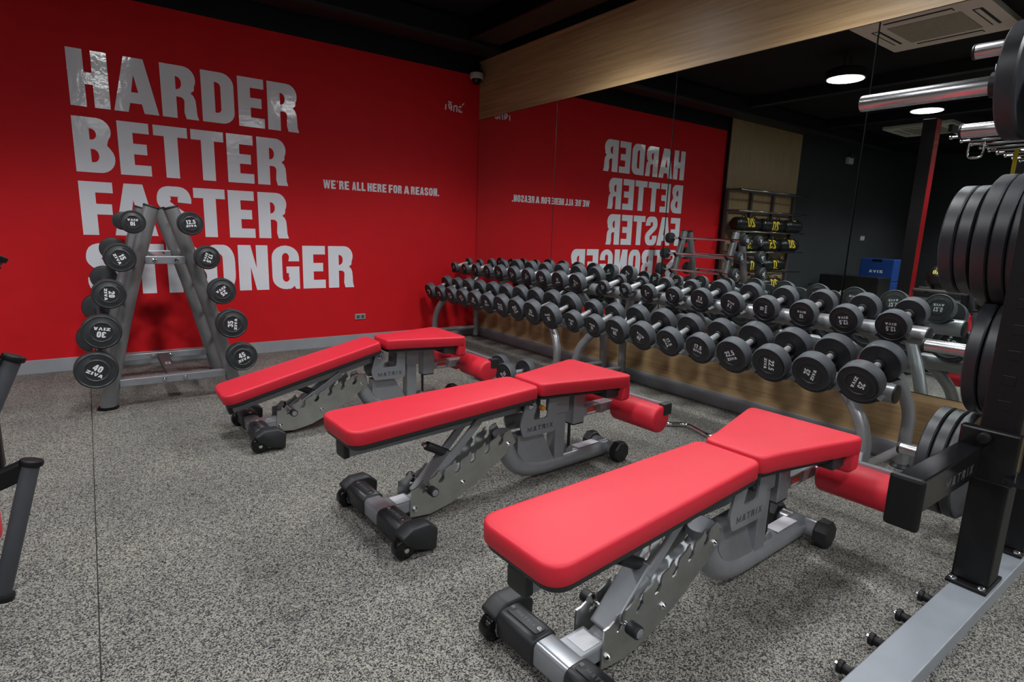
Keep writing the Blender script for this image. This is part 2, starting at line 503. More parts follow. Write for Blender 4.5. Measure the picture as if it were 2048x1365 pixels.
    if ch == '3': return [pen([(A, .73), (.25, .85), (.5, 1 - B), (.75, .88), (1 - A, .74), (.76, .58), (.45, .52)], A, B, 4), pen([(.45, .52), (.78, .44), (1 - A, .27), (.75, .13), (.5, B), (.25, .14), (A, .28)], A, B, 4)]
    if ch == '4': return [[[(.52, 0), (.52 + S, 0), (.52 + S, .2), (1, .2), (1, .38), (.52 + S, .38), (.52 + S, 1), (.5, 1), (0, .38), (0, .2), (.52, .2)], [(.3, .38), (.52, .7), (.52, .38)]]]
    if ch == '5': return [m((.08, .45), (.45, .5), (.55, .5), (1 - S - .02, .42), (1 - S - .02, .27), (.62, T), (.4, T), (S, .3), (0, .3), (.07, .1), (.3, 0), (.7, 0), (.93, .1), (1, .3), (.95, .55), (.75, .66), (.4, .66), (.4, 1 - T), (.95, 1 - T), (.95, 1), (.08, 1))]
    if ch == '7': return [m((.2, 0), (.2 + S, 0), (1, .82), (1, 1), (0, 1), (0, 1 - T), (.58, 1 - T))]
    if ch == '6': return [[rrect(0, 0, 1, .64, .3, 5), rrect(S, .19, 1 - S, .45, .08, 3)], [[(0, .3), (.3, .62), (.62, 1), (.3, 1), (0, .55)]]]
    if ch == '8': return [[rrect(0, 0, 1, .53, .25, 5), rrect(S, .16, 1 - S, .39, .08, 3)], [rrect(.05, .53, .95, 1, .22, 5), rrect(S, .67, 1 - S, .86, .08, 3)]]
    return []

WID = {'.': 0.42, "'": 0.42, 'I': 0.5, '1': 0.75, ' ': 0.5, 'M': 1.3, 'W': 1.45}

def layout(text, h, w, gap, A=0.2, B=0.1):
    """shapes of a line of text centred on the origin; h letter height, w normal letter width"""
    x, out = 0.0, []
    for ch in text:
        cw = w * WID.get(ch, 1.0)
        if ch != ' ':
            a = A / WID.get(ch, 1.0)
            if ch in ".I'": a = min(.5, a)
            for sh in glyph(ch, a, B):
                out.append([[(x + px * cw, py * h) for px, py in lp] for lp in sh])
        x += cw + gap
    x -= gap
    return [[[(px - x / 2, py - h / 2) for px, py in lp] for lp in sh] for sh in out], x

def put(mb, shapes, origin, ex, ey, depth, rot=0.0, dx=0.0, dy=0.0):
    ex, ey = Vector(ex), Vector(ey)
    c, s = cos(rot), sin(rot)
    for sh in shapes:
        l2 = [[((px + dx) * c - (py + dy) * s, (px + dx) * s + (py + dy) * c) for px, py in lp] for lp in sh]
        mb.prism(l2, origin, ex, ey, depth)
    return mb

# ================================================================== THE ROOM
# floor: slab with rubber sheets laid on it
fl = struct('floor', MB().box((XL, YF, -0.12), (0.0, 0.0, -0.008)), M['slab'])
g = 0.0013
for (x0, y0, x1, y1) in ((-3.33 + g, YF, 0, -1.112 - g), (-3.33 + g, -1.112 + g, 0, 0), (-7.2 + g, YF, -3.33 - g, -2.372 - g), (-7.2 + g, -2.372 + g, -3.33 - g, 0), (XL, YF, -7.2 - g, 0)):
    MB().box((x0, y0, -0.008), (x1, y1, 0.0)).build('rubber_sheet', M['floor'], fl, 0, 0.0015)

# red wall (y = 0), wood panel and dark wall beyond
wb = struct('wall_back', MB().box((-4.17, 0.0, 0.0), (0.0, 0.15, CEIL)), M['red_wall'])
MB().box((-4.17, -0.012, 2.575), (0.0, 0.0, CEIL)).build('black_header', M['black_paint'], wb, 0)
wp = struct('wall_pilaster', MB().box((-6.1, -0.05, 0.0), (-4.19, 0.15, CEIL)), M['woodx'])
MB().box((-4.192, -0.045, 0.0), (-4.168, 0.02, CEIL)).build('edge_trim', M['satin_black'], wp, 0)
struct('wall_back_dark', MB().box((XL, 0.0, 0.0), (-6.1, 0.15, CEIL)), M['dark_wall'])
struct('wall_left', MB().box((XL - 0.15, YF, 0.0), (XL, 0.15, CEIL)), M['dark_wall'])
struct('wall_front', MB().box((XL, YF - 0.15, 0.0), (0.0, YF, CEIL)), M['dark_wall'])
struct('baseboard_back', MB().box((-4.168, -0.012, 0.0), (-0.013, 0.0, 0.096)), M['base'], bevel=0.002)
# mirror wall (x = 0)
wr = struct('wall_right', MB().box((0.006, YF, 0.0), (0.15, 0.15, CEIL)), M['black_paint'])
MB().box((-0.006, YF, 2.170), (0.006, -0.001, 2.69)).build('upper_wood_panel', M['wood'], wr, 0, 0.001)
MB().box((-0.006, YF, 0.09), (0.006, -0.001, 0.3665)).build('lower_wood_panel', M['wood'], wr, 0, 0.001)
MB().box((-0.02, YF, 2.69), (0.006, -0.001, 2.705)).build('wood_cap', M['wood'], wr, 0, 0.001)
struct('baseboard_right', MB().box((-0.012, YF, 0.0), (0.0, -0.013, 0.096)), M['base'], bevel=0.002)
mir = thing('wall_mirror', (-0.003, -4.0, 0.3675), 'tall gym mirror in jointed panels on the wall behind the dumbbell racks', 'mirror')
ys = [-0.002, -1.2129, -2.4328, -3.66, -4.88, -6.1, -7.32, -8.54, YF]
for a, b in zip(ys, ys[1:]):
    mb = MB()
    y0, y1, z0, z1 = b + 0.0018 + 4.0, a - 0.0018 + 4.0, 0.0, 1.801
    c = 0.0025
    mb.m = 1
    F = [(0.0, y0, z0), (0.0, y1, z0), (0.0, y1, z1), (0.0, y0, z1)]
    G = [(-0.005, y0 + c, z0 + c), (-0.005, y1 - c, z0 + c), (-0.005, y1 - c, z1 - c), (-0.005, y0 + c, z1 - c)]
    mb.add(F + G, [(0, 1, 5, 4), (1, 2, 6, 5), (2, 3, 7, 6), (3, 0, 4, 7), (3, 2, 1, 0)])
    mb.m = 0
    mb.add(G, [(0, 1, 2, 3)])
    o = mb.build('mirror_panel', [M['mirror'], M['mirror_edge']], mir, 0)
    bm = bmesh.new(); bm.from_mesh(o.data); bmesh.ops.remove_doubles(bm, verts=bm.verts, dist=1e-5); bmesh.ops.recalc_face_normals(bm, faces=bm.faces); bm.to_mesh(o.data); bm.free()

# ceiling with ducts and beams
ce = struct('ceiling', MB().box((XL, YF, CEIL), (0.15, 0.15, CEIL + 0.12)), M['ceiling'])
struct('trim_1', MB().box((-0.40, YF, 2.735), (-0.10, -0.40, CEIL)), M['gloss_black'], bevel=0.01)
struct('trim_2', MB().box((-9.0, -0.42, 2.70), (-0.01, -0.16, CEIL)), M['black_paint'], bevel=0.03)
for i, x in enumerate((-1.75, -4.0, -6.1, -8.2)):
    struct('trim_%d' % (3 + i), MB().box((x - 0.05, YF, 2.80), (x + 0.05, -0.43, CEIL)), M['black_paint'], bevel=0.005)

# round ceiling lamps
ORD = ['first', 'second', 'third', 'fourth', 'fifth', 'sixth', 'seventh', 'eighth', 'ninth', 'tenth']
hs = MB().lathe([(0.0, 0.0), (0.185, 0.0), (0.185, 0.07), (0.17, 0.085), (0.0, 0.085)], (0, 0, 0.002), n=32, capped=False).mesh('housing', M['satin_black'])
df = MB().lathe([(0.0, 0.0), (0.165, 0.0), (0.165, 0.002), (0.0, 0.002)], (0, 0, -0.001), n=32, capped=False).mesh('diffuser', M['lamp_face'])
rd = MB().cyl((-0.06, 0, 0.085), (-0.06, 0, CEIL - LAMP_Z), 0.005, 8).cyl((0.06, 0, 0.085), (0.06, 0, CEIL - LAMP_Z), 0.005, 8).mesh('rod', M['satin_black'])
for i, (x, y) in enumerate(LAMP_GRID):
    row = ('nearest the red wall', 'second from the red wall', 'third from the red wall', 'furthest from the red wall')[i // 5]
    t = thing('ceiling_lamp', (x, y, LAMP_Z), 'round white ceiling lamp, %s from the mirror in the row %s' % (ORD[i % 5], row), 'lamp', 'round ceiling lamps')
    link('housing', hs, t); link('diffuser', df, t); link('suspension_rods', rd, t)
    ld = bpy.data.lights.new('lamp_light', 'AREA')
    ld.shape = 'DISK'; ld.size = 0.32
    ld.energy = LAMP_POWER
    ld.color = LAMP_COLOR
    ld.use_nodes = True
    ies = ld.node_tree.nodes.new('ShaderNodeTexIES')
    ies.mode = 'INTERNAL'; ies.ies = IES
    ld.node_tree.links.new(ies.outputs['Fac'], ld.node_tree.nodes['Emission'].inputs['Strength'])
    lo = bpy.data.objects.new('lamp_light', ld)
    COL.objects.link(lo); lo.parent = t
    lo.location = (0, 0, -0.004)

# ceiling air conditioners
def cassette(x, y, label):
    t = thing('ceiling_air_conditioner', (x, y, CEIL - 0.045), label, 'air conditioner', 'ceiling cassettes')
    MB().pad(rrect(-0.475, -0.475, 0.475, 0.475, 0.02), 0.0, 0.045, 0.002).build('panel', M['ac'], t, 40)
    MB().box((-0.26, -0.26, -0.006), (0.26, 0.26, 0.001)).build('intake_grille', M['ac_dark'], t, 0, 0.004)
    for k in range(4):
        q = Matrix.Rotation(k * pi / 2, 4, 'Z')
        MB().box((-0.24, 0.325, -0.004), (0.24, 0.39, 0.001), q).build('air_outlet', M['satin_black'], t, 0, 0.002)
        MB().box((-0.235, 0.34, -0.008), (0.235, 0.372, -0.003), q).build('louvre', M['ac'], t, 0, 0.001)
cassette(-2.62, -2.94, 'square ivory ceiling air conditioner with four slots, nearer to the mirror')
cassette(-7.66, -1.22, 'square ivory ceiling air conditioner, far from the mirror beyond the second lamp')

# ================================================================== WALL LETTERING
def word(name, letters, z0, z1, label):
    x = letters[0][1]
    t = thing(name, (x, 0.0, z0), label, 'wall lettering')
    for ch, x0, x1 in letters:
        mb = MB()
        sh = [[[(px * (x1 - x0), py * (z1 - z0)) for px, py in lp] for lp in s] for s in glyph(ch)]
        put(mb, sh, (x0 - x, -0.0005, 0), (1, 0, 0), (0, 0, 1), 0.0015)
        mb.build('letter', M['vinyl'], t, 0)
    return t
word('wall_word', [('H', -3.281, -3.057), ('A', -3.037, -2.766), ('R', -2.744, -2.508), ('D', -2.482, -2.258), ('E', -2.229, -2.038), ('R', -2.012, -1.771)], 1.832, 2.200, 'large white word HARDER, top line on the red wall')
word('wall_word', [('B', -3.287, -3.058), ('E', -3.032, -2.842), ('T', -2.815, -2.597), ('T', -2.574, -2.351), ('E', -2.330, -2.138), ('R', -2.110, -1.876)], 1.397, 1.765, 'large white word BETTER, second line on the red wall')
word('wall_word', [('F', -3.286, -3.092), ('A', -3.099, -2.833), ('S', -2.825, -2.600), ('T', -2.583, -2.364), ('E', -2.342, -2.150), ('R', -2.121, -1.887)], 0.966, 1.335, 'large white word FASTER, third line on the red wall')
word('wall_word', [('S', -3.285, -3.045), ('T', -3.030, -2.805), ('R', -2.790, -2.555), ('O', -2.541, -2.316), ('N', -2.291, -2.063), ('G', -2.033, -1.810), ('E', -1.780, -1.585), ('R', -1.557, -1.324)], 0.538, 0.907, 'large white word STRONGER, bottom line behind the barbell rack')

t = thing('wall_slogan', (-1.015, 0.0, 1.437), "small white slogan WE'RE ALL HERE FOR A REASON on the red wall", 'wall lettering')
SL = [("WE'RE", -1.582, -1.354), ('ALL', -1.326, -1.202), ('HERE', -1.183, -1.0), ('FOR', -0.978, -0.846), ('A', -0.825, -0.770), ('REASON.', -0.752, -0.448)]
for w_, x0, x1 in SL:
    wtot = sum(WID.get(c, 1) for c in w_)
    gp = 0.007
    lw = ((x1 - x0) - gp * (len(w_) - 1)) / wtot
    sh, L = layout(w_, 0.073, lw, gp, 0.2, 0.1)
    mb = MB()
    put(mb, sh, ((x0 + x1) / 2 + 1.015, -0.0005, 0.0), (1, 0, 0), (0, 0, 1), 0.0012)
    mb.build('slogan_word', M['vinyl'], t, 0)

# Thai brand word: strokes in a box 0.21 x 0.09 m, thin round pen
t = thing('wall_sign', (-0.39, 0.0, 2.209), 'small white Thai word high on the red wall near the corner', 'wall lettering')
th = []
def tst(pts, sub=5, a=0.0065):
    th.append(pen(pts, a, a, sub))
tst([(0.012, 0.0), (0.002, 0.004), (0.006, 0.055)][1:], 0)                                   # sara e
tst([(0.040, 0.030), (0.047, 0.022), (0.052, 0.028), (0.046, 0.036), (0.036, 0.045), (0.042, 0.060), (0.062, 0.056), (0.068, 0.03), (0.062, 0.004)], 4)
tst([(0.032, 0.074), (0.040, 0.084), (0.05, 0.080), (0.046, 0.073), (0.06, 0.074), (0.072, 0.084)], 4, 0.0045)
tst([(0.092, 0.0), (0.096, 0.055)], 0)
tst([(0.096, 0.045), (0.118, 0.055), (0.128, 0.045)], 4)
tst([(0.130, 0.05), (0.126, 0.0)], 0)
tst([(0.155, 0.03), (0.150, 0.012), (0.165, 0.004), (0.178, 0.016), (0.180, 0.04), (0.166, 0.055), (0.150, 0.046)], 4)
tst([(0.178, 0.045), (0.184, 0.0)], 0)
tst([(0.184, 0.066), (0.196, 0.078), (0.208, 0.09)], 0, 0.005)
for sh in th:
    put(MB(), [sh], (0, -0.0005, 0), (1, 0, 0), (0, 0, 1), 0.0012).build('thai_stroke', M['vinyl'], t, 0)

# dome camera in the corner, double socket on the wall
t = thing('dome_camera', (-0.09, -0.075, 2.575), 'small white dome camera under the black header in the corner', 'camera')
MB().lathe([(0.0, 0), (0.062, 0), (0.066, -0.01), (0.064, -0.045), (0.056, -0.052), (0.0, -0.052)], capped=False, n=28).build('camera_body', M['white_plastic'], t, 40)
MB().lathe([(0.048, -0.05), (0.046, -0.07), (0.035, -0.09), (0.018, -0.10), (0.0, -0.102)], capped=False, n=24).build('dome', M['gloss_black'], t, 60)
MB().box((-0.05, -0.03, 0.0), (0.05, 0.075, 0.03)).build('mount', M['satin_black'], t, 0)
t = thing('wall_socket', (-1.273, 0.0, 0.235), 'grey double power socket low on the red wall', 'socket')
MB().pad(rrect(-0.051, -0.026, 0.051, 0.026, 0.004), 0.0, 0.009, 0.003).xform(Matrix.Translation((0, 0, 0.026)) @ Matrix.Rotation(pi / 2, 4, 'X')).build('cover_plate', M['outlet'], t, 40)
for dx in (-0.022, 0.022):
    MB().box((dx - 0.013, -0.0105, 0.012), (dx + 0.013, -0.009, 0.04)).box((dx - 0.006, -0.0115, 0.018), (dx - 0.003, -0.0104, 0.03)).box((dx + 0.003, -0.0115, 0.018), (dx + 0.006, -0.0104, 0.03)).build('outlet_insert', M['engrave'], t, 0)

# ================================================================== DUMBBELLS
SPEC = {  # kg: head radius, head thickness
    '2.5': (0.046, 0.034), '5': (0.056, 0.040), '7.5': (0.066, 0.048), '10': (0.067, 0.052), '12.5': (0.069, 0.056),
    '15': (0.072, 0.058), '17.5': (0.080, 0.058), '20': (0.083, 0.060), '22.5': (0.089, 0.062), '25': (0.090, 0.064)}
HANDLE = 0.138
_cache = {}
def label_shapes(kg, r):
    n, _ = layout(kg, r * 0.31, r * 0.15, r * 0.035, 0.17, 0.08)
    z, _ = layout('ZIVA', r * 0.155, r * 0.165, r * 0.03, 0.17, 0.11)
    return [[[(px, py + r * 0.17) for px, py in lp] for lp in s] for s in n] + [[[(px, py - r * 0.17) for px, py in lp] for lp in s] for s in z]

def head_mesh(r, t, name='head'):
    """head along +X from 0 (inner) to t (outer face)"""
    k = (r, t, 'h')
    if k not in _cache:
        mb = MB()
        mb.lathe([(r * 0.95, 0.001), (r * 0.985, 0.004), (r, 0.010), (r, t - 0.012), (r * 0.985, t - 0.005), (r * 0.94, t - 0.001)], ax=(1, 0, 0), n=40, capped=False)
        mb.m = 1
        mb.lathe([(0.0, -0.012), (0.021, -0.012), (0.023, -0.009), (0.023, 0.001), (r * 0.95, 0.001)], ax=(1, 0, 0), n=40, capped=False)
        mb.lathe([(r * 0.94, t - 0.001), (r * 0.88, t - 0.004), (r * 0.62, t - 0.002), (r * 0.56, t), (r * 0.53, t - 0.003), (0.0, t - 0.003)], ax=(1, 0, 0), n=40, capped=False)
        # raised crescent moulding on the face
        P = [(r * 0.70 * cos(a), r * 0.70 * sin(a)) for a in [rad(40 + 10 * i) for i in range(11)]]
        Q = [(r * (0.86 - 0.10 * abs(i - 5) / 5) * cos(a), r * (0.86 - 0.10 * abs(i - 5) / 5) * sin(a)) for i, a in enumerate([rad(40 + 10 * i) for i in range(11)])]
        mb.prism([P[::-1] + Q], (t - 0.0045, 0, 0), (0, 1, 0), (0, 0, 1), 0.0035)
        _cache[k] = mb.mesh(name, [M['rubber'], M['face']], 40)
    return _cache[k]

def label_mesh(kg, r, t):
    k = (kg, r, t, 'l')
    if k not in _cache:
        mb = MB()
        put(mb, label_shapes(kg, r), (t - 0.0028, 0, 0), (0, 1, 0), (0, 0, 1), 0.0008)
        _cache[k] = mb.mesh('label', M['white_print'], 0)
    return _cache[k]

def handle_mesh(L):
    k = (L, 'hd')
    if k not in _cache:
        _cache[k] = MB().lathe([(0.013, -0.01), (0.013, 0.012), (0.015, 0.014), (0.0165, L * 0.4), (0.0165, L * 0.6), (0.015, L - 0.014), (0.013, L - 0.012), (0.013, L + 0.01)], (-L / 2, 0, 0), (1, 0, 0), 20).mesh('handle', M['bar_steel'], 40)
    return _cache[k]

def dumbbell(kg, center, rot, spin, label, group):
    """axis along local X; the -X head faces the room"""
    r, t = SPEC[kg]
    base = Vector(center)
    th_ = thing('dumbbell', base, label, 'dumbbell', group, rot)
    link('handle', handle_mesh(HANDLE), th_)
    for sgn in (-1, 1):
        h = link('head', head_mesh(r, t), th_)
        l = link('label', label_mesh(kg, r, t), h)
        if sgn < 0:
            h.matrix_local = Matrix.Translation((-HANDLE / 2, 0, 0)) @ Matrix.Rotation(pi, 4, 'Z') @ Matrix.Rotation(spin, 4, 'X')
        else:
            h.matrix_local = Matrix.Translation((HANDLE / 2, 0, 0)) @ Matrix.Rotation(-spin, 4, 'X')
    return th_

TILTS = {'upper': rad(-14.0), 'lower': rad(-20.0)}
UX, UZ = -0.278, 0.757
LX, LZ = -0.536, 0.542
def saddle_mesh(kg):
    k = (kg, 'sad')
    if k in _cache: return _cache[k]
    r, t = SPEC[kg]
    mb = MB()
    hl = HANDLE / 2 + t * 0.5
    for sgn in (-1, 1):
        x0, x1 = sgn * hl - 0.024, sgn * hl + 0.024
        vs, fs, n = [], [], 12
        for i in range(n + 1):
            a = rad(-90 - 52 + 104 * i / n)
            ro = r + 0.001
            rr = r + 0.010 + (0.008 if i in (0, n) else 0.0)
            for x in (x0, x1):
                vs += [(x, ro * cos(a), ro * sin(a)), (x, rr * cos(a), rr * sin(a))]
        for i in range(n):
            a, b = i * 4, (i + 1) * 4
            fs += [(a, b, b + 2, a + 2), (a + 1, a + 3, b + 3, b + 1), (a, a + 1, b + 1, b), (a + 2, b + 2, b + 3, a + 3)]
        fs += [(0, 2, 3, 1), (n * 4, n * 4 + 1, n * 4 + 3, n * 4 + 2)]
        mb.add(vs, fs)
    zb = -r - 0.004
    mb.box((-hl, -0.028, -0.046), (hl, 0.028, -0.036))
    mb.box((-hl - 0.015, -0.022, min(zb - 0.004, -0.045)), (-hl + 0.012, 0.022, -0.036))
    mb.box((hl - 0.012, -0.022, min(zb - 0.004, -0.045)), (hl + 0.015, 0.022, -0.036))
    _cache[k] = mb.mesh('saddle', M['black_plastic'], 40)
    return _cache[k]

def dumbbell_rack(y0, y1, label):
    """y0 nearer the red wall, y1 further"""
    t = thing('dumbbell_rack', (-0.30, (y0 + y1) / 2, 0), label, 'rack', 'two-tier dumbbell racks')
    inv = Matrix.Translation(-t.location)
    for nm, x, z, rr in (('upper_beam', -0.24, 0.685, 0.043), ('lower_beam', -0.50, 0.4525, 0.043)):
        MB().cyl((x, y0, z), (x, y1, z), rr, 24).xform(inv).build(nm, M['rack_grey'], t)
        for y, s_ in ((y0, 1), (y1, -1)):
            MB().rcyl((x, y - s_ * 0.004, z), (x, y + s_ * 0.007, z), rr * 0.96, 0.003, 24).xform(inv).build('end_cap', M['black_plastic'], t)
    for y, s_ in ((y0, -1), (y1, 1)):     # s_ points inwards along the rack
        ye = y + s_ * 0.07
        MB().tube([(-0.565, ye, 0.0), (-0.565, ye, 0.12), (-0.56, ye, 0.22), (-0.55, ye + s_ * 0.035, 0.32), (-0.53, ye + s_ * 0.10, 0.40), (-0.505, ye + s_ * 0.155, 0.445)], 0.029, 16).xform(inv).build('front_leg', M['rack_grey'], t, 60)
        MB().tube([(-0.085, ye, 0.0), (-0.085, ye, 0.14), (-0.09, ye, 0.27), (-0.11, ye + s_ * 0.03, 0.38), (-0.15, ye + s_ * 0.08, 0.50), (-0.20, ye + s_ * 0.14, 0.61), (-0.235, ye + s_ * 0.17, 0.675)], 0.029, 16).xform(inv).build('rear_leg', M['rack_grey'], t, 60)
        MB().cyl((-0.55, ye, 0.10), (-0.10, ye, 0.10), 0.02, 14).xform(inv).build('bottom_brace', M['rack_grey'], t)
        MB().cyl((-0.50, ye + s_ * 0.30, 0.46), (-0.24, ye + s_ * 0.30, 0.66), 0.014, 12).xform(inv).build('diagonal_brace', M['rack_grey'], t)
        for x in (-0.565, -0.085):
            MB().lathe([(0.0, 0.0), (0.045, 0.0), (0.047, 0.004), (0.038, 0.014), (0.030, 0.02), (0.0, 0.02)], (x, ye, 0.0), n=24, capped=False).xform(inv).build('rubber_foot', M['black_plastic'], t)
    if y1 < -4:
        ye = y1 + 0.07
        MB().box((-0.605, ye - 0.016, 0.15), (-0.5935, ye + 0.020, 0.185)).xform(inv).build('barcode_sticker', M['sticker'], t, 0)
    return t

rackA = dumbbell_rack(-0.075, -2.065, 'grey two-tier dumbbell rack in the corner by the red wall (corner rack)')
rackB = dumbbell_rack(-2.125, -4.156, 'grey two-tier dumbbell rack beside the power rack (nearer rack)')
ROWS = [
    (rackA, 'upper', -0.175, 0.1995, ['2.5', '2.5', '5', '5', '10', '10', '10', '12.5', '15', '15'], None),
    (rackB, 'upper', -2.230, 0.2032, ['2.5', '2.5', '5', '5', '7.5', '7.5', '10', '10', '12.5', '12.5'], [-80, -70, -85, -70, -12, 155, 85, 178, 188, 182]),
    (rackA, 'lower', -0.184, 0.2005, ['15', '15', '17.5', '17.5', '20', '20', '22.5', '22.5', '25', '25'], [60, 70, -70, -60, -15, 5, 175, -70, -10, 190]),
    (rackB, 'lower', -2.228, 0.2040, ['15', '15', '20', '20', '17.5', '17.5', '22.5', '22.5', '25', '25'], [170, 165, 172, 145, -65, -15, 22, -98, 70, -112]),
]
for rk, tier, ya, dy, kgs, spins in ROWS:
    where = 'corner rack' if rk is rackA else 'nearer rack'
    for i, kg in enumerate(kgs):
        x, z = (UX, UZ) if tier == 'upper' else (LX, LZ)
        r, tk = SPEC[kg]
        dz = (r - 0.068) * 0.35 if tier == 'upper' else (r - 0.088) * 0.25
        y = ya - dy * i
        sp = rad(spins[i]) if spins else rad(random.choice([-80, -60, 10, 60, 150, 180]))
        end = '' if i < 8 else (', second from the near end' if i == 8 else ', at the near end')
        dumbbell(kg, (x, y, z + dz), (0, TILTS[tier], 0), sp, '%s kg dumbbell, %s from the red wall, %s tier of %s rack' % (kg, ORD[i], tier, 'corner' if rk is rackA else 'nearer'), 'dumbbells on the %s tier of the %s' % (tier, where))
        s = link('saddle', saddle_mesh(kg), rk)
        s.matrix_local = Matrix.Translation(Vector((x, y, z + dz)) - rk.location) @ Matrix.Rotation(TILTS[tier], 4, 'Y')

# dumbbells left on the floor
dumbbell('20', (-0.90, -1.64, 0.083), (0, 0, rad(14)), rad(30), 'dumbbell on the floor behind the farthest bench, left one of the pair', 'dumbbells on the floor')
dumbbell('20', (-0.83, -1.86, 0.083), (0, 0, rad(8)), rad(-40), 'dumbbell on the floor between the farthest and middle bench, right one of the pair', 'dumbbells on the floor')
dumbbell('22.5', (-0.56, -2.50, 0.090), (0, 0, rad(20)), rad(120), 'dumbbell on the floor behind the seat of the middle bench', 'dumbbells on the floor')

# curl bar on the floor
tag(MB().tube([(-0.625, -2.87, 0.014), (-0.635, -2.96, 0.014), (-0.625, -3.06, 0.014), (-0.555, -3.115, 0.014), (-0.535, -3.16, 0.014), (-0.565, -3.26, 0.014), (-0.580, -3.33, 0.014), (-0.545, -3.42, 0.014), (-0.44, -3.52, 0.014), (-0.33, -3.63, 0.014)], 0.0135, 12, sub=4).build('curl_bar', M['chrome'], None, 60), 'bent chrome curl bar lying on the floor behind the middle bench', 'barbell')

# ================================================================== A-FRAME BARBELL RACK
CX, YFR, YRR = -2.907, -1.15, -0.42
cols = {}
def colx(z, s):            # column centre x at height z; s = -1 left, +1 right
    k = z / 1.16
    return CX + s * (0.345 - 0.235 * k - 0.062 * k * k)
t = thing('barbell_rack', (CX, (YFR + YRR) / 2, 0), 'grey A-frame rack holding ten fixed barbells against the red wall', 'rack')
inv = Matrix.Translation(-t.location)
for y in (YFR, YRR):
    for s in (-1, 1):
        pts = [(colx(z, s), y, z) for z in (0.0, 0.2, 0.4, 0.6, 0.8, 1.0, 1.16)]
        MB().tube(pts, 0.040, 20, sub=3).xform(inv).build('column', M['aframe_grey'], t, 60)
        d = Vector((colx(1.16, s) - colx(1.1, s), 0, 0.06)).normalized()
        p = Vector((colx(1.16, s), y, 1.16))
        MB().rcyl(p - d * 0.006, p + d * 0.006, 0.042, 0.003, 20).xform(inv).build('column_cap', M['black_plastic'], t)
        MB().lathe([(0.0, 0), (0.054, 0), (0.055, 0.006), (0.046, 0.014), (0.0, 0.014)], (colx(0, s), y, 0), n=28, capped=False).xform(inv).build('rubber_foot', M['gloss_black'], t)
    for z in (0.857, 0.145):
        a, b = colx(z, -1) + 0.035, colx(z, 1) - 0.035
        MB().box((a, y - 0.025, z - 0.023), (b, y + 0.025, z + 0.023)).xform(inv).build('cross_bar', M['silver'], t, 0, 0.004)
        for dx in (-0.055, 0.055):
            MB().lathe([(0.0, 0), (0.012, 0), (0.012, 0.006), (0.006, 0.011), (0.0, 0.011)], (CX + dx, y - 0.025, z), (0, -1, 0), 12, False).xform(inv).build('bolt', M['chrome'], t)
MB().box((CX - 0.032, YFR + 0.025, 0.128), (CX + 0.032, YRR - 0.025, 0.162)).xform(inv).build('base_spine', M['brown'], t, 0, 0.004)
MB().box((CX - 0.032, YFR + 0.025, 0.84), (CX + 0.032, YRR - 0.025, 0.874)).xform(inv).build('top_spine', M['silver'], t, 0, 0.004)
MB().prism([rrect(-0.014, -0.03, 0.014, 0.03, 0.006), rrect(-0.007, -0.022, 0.007, 0.022, 0.004)], (CX, -0.80, 0.1622), (1, 0, 0), (0, 1, 0), 0.001).xform(inv).build('spine_mark', M['sticker'], t, 0)

def barhead_mesh(r, t):
    k = (r, t, 'bh')
    if k not in _cache:
        mb = MB()
        mb.lathe([(0.0, 0.0), (r * 0.85, 0.0), (r * 0.95, 0.003), (r, 0.014), (r, t - 0.018), (r * 0.97, t - 0.008), (r * 0.90, t - 0.002)], ax=(1, 0, 0), n=40, capped=False)
        mb.lathe([(r * 0.90, t - 0.002), (r * 0.86, t - 0.006), (r * 0.60, t - 0.003), (r * 0.55, t), (r * 0.51, t - 0.004), (0.0, t - 0.004)], ax=(1, 0, 0), n=40, capped=False)
        P = [(r * 0.66 * cos(a), r * 0.66 * sin(a)) for a in [rad(40 + 10 * i) for i in range(11)]]
        Q = [(r * (0.84 - 0.10 * abs(i - 5) / 5) * cos(a), r * (0.84 - 0.10 * abs(i - 5) / 5) * sin(a)) for i, a in enumerate([rad(40 + 10 * i) for i in range(11)])]
        mb.m = 1
        mb.prism([P[::-1] + Q], (t - 0.006, 0, 0), (0, 1, 0), (0, 0, 1), 0.0035)
        mb.lathe([(r * 0.50, t - 0.0039), (0.0, t - 0.0039)], ax=(1, 0, 0), n=32, capped=False)
        _cache[k] = mb.mesh('head', [M['rubber_dk'], M['face']], 40)
    return _cache[k]
M['rubber_dk'] = mat('dark_rubber', (0.030, 0.034, 0.036), 0.45, spec=0.45, vary=(0.06, 25))
barmesh = MB().cyl((-0.50, 0, 0), (0.50, 0, 0), 0.014, 16).mesh('bar', M['chrome'])
BB = [  # side, level z, radius, weight, spin
    (-1, 1.071, 0.062, '10', 178), (1, 1.072, 0.066, '12.5', 6),
    (-1, 0.880, 0.077, '15', -65), (1, 0.880, 0.068, '17.5', -110),
    (-1, 0.685, 0.080, '20', -92), (1, 0.681, 0.078, '25', -145),
    (-1, 0.482, 0.094, '30', 170), (1, 0.482, 0.088, '35', 85),
    (-1, 0.272, 0.102, '40', -32), (1, 0.273, 0.088, '45', 22)]
hooks = {}
LV = {1.071: 'top', 1.072: 'top', .880: 'second', .685: 'third', .681: 'third', .482: 'fourth', .272: 'lowest', .273: 'lowest'}
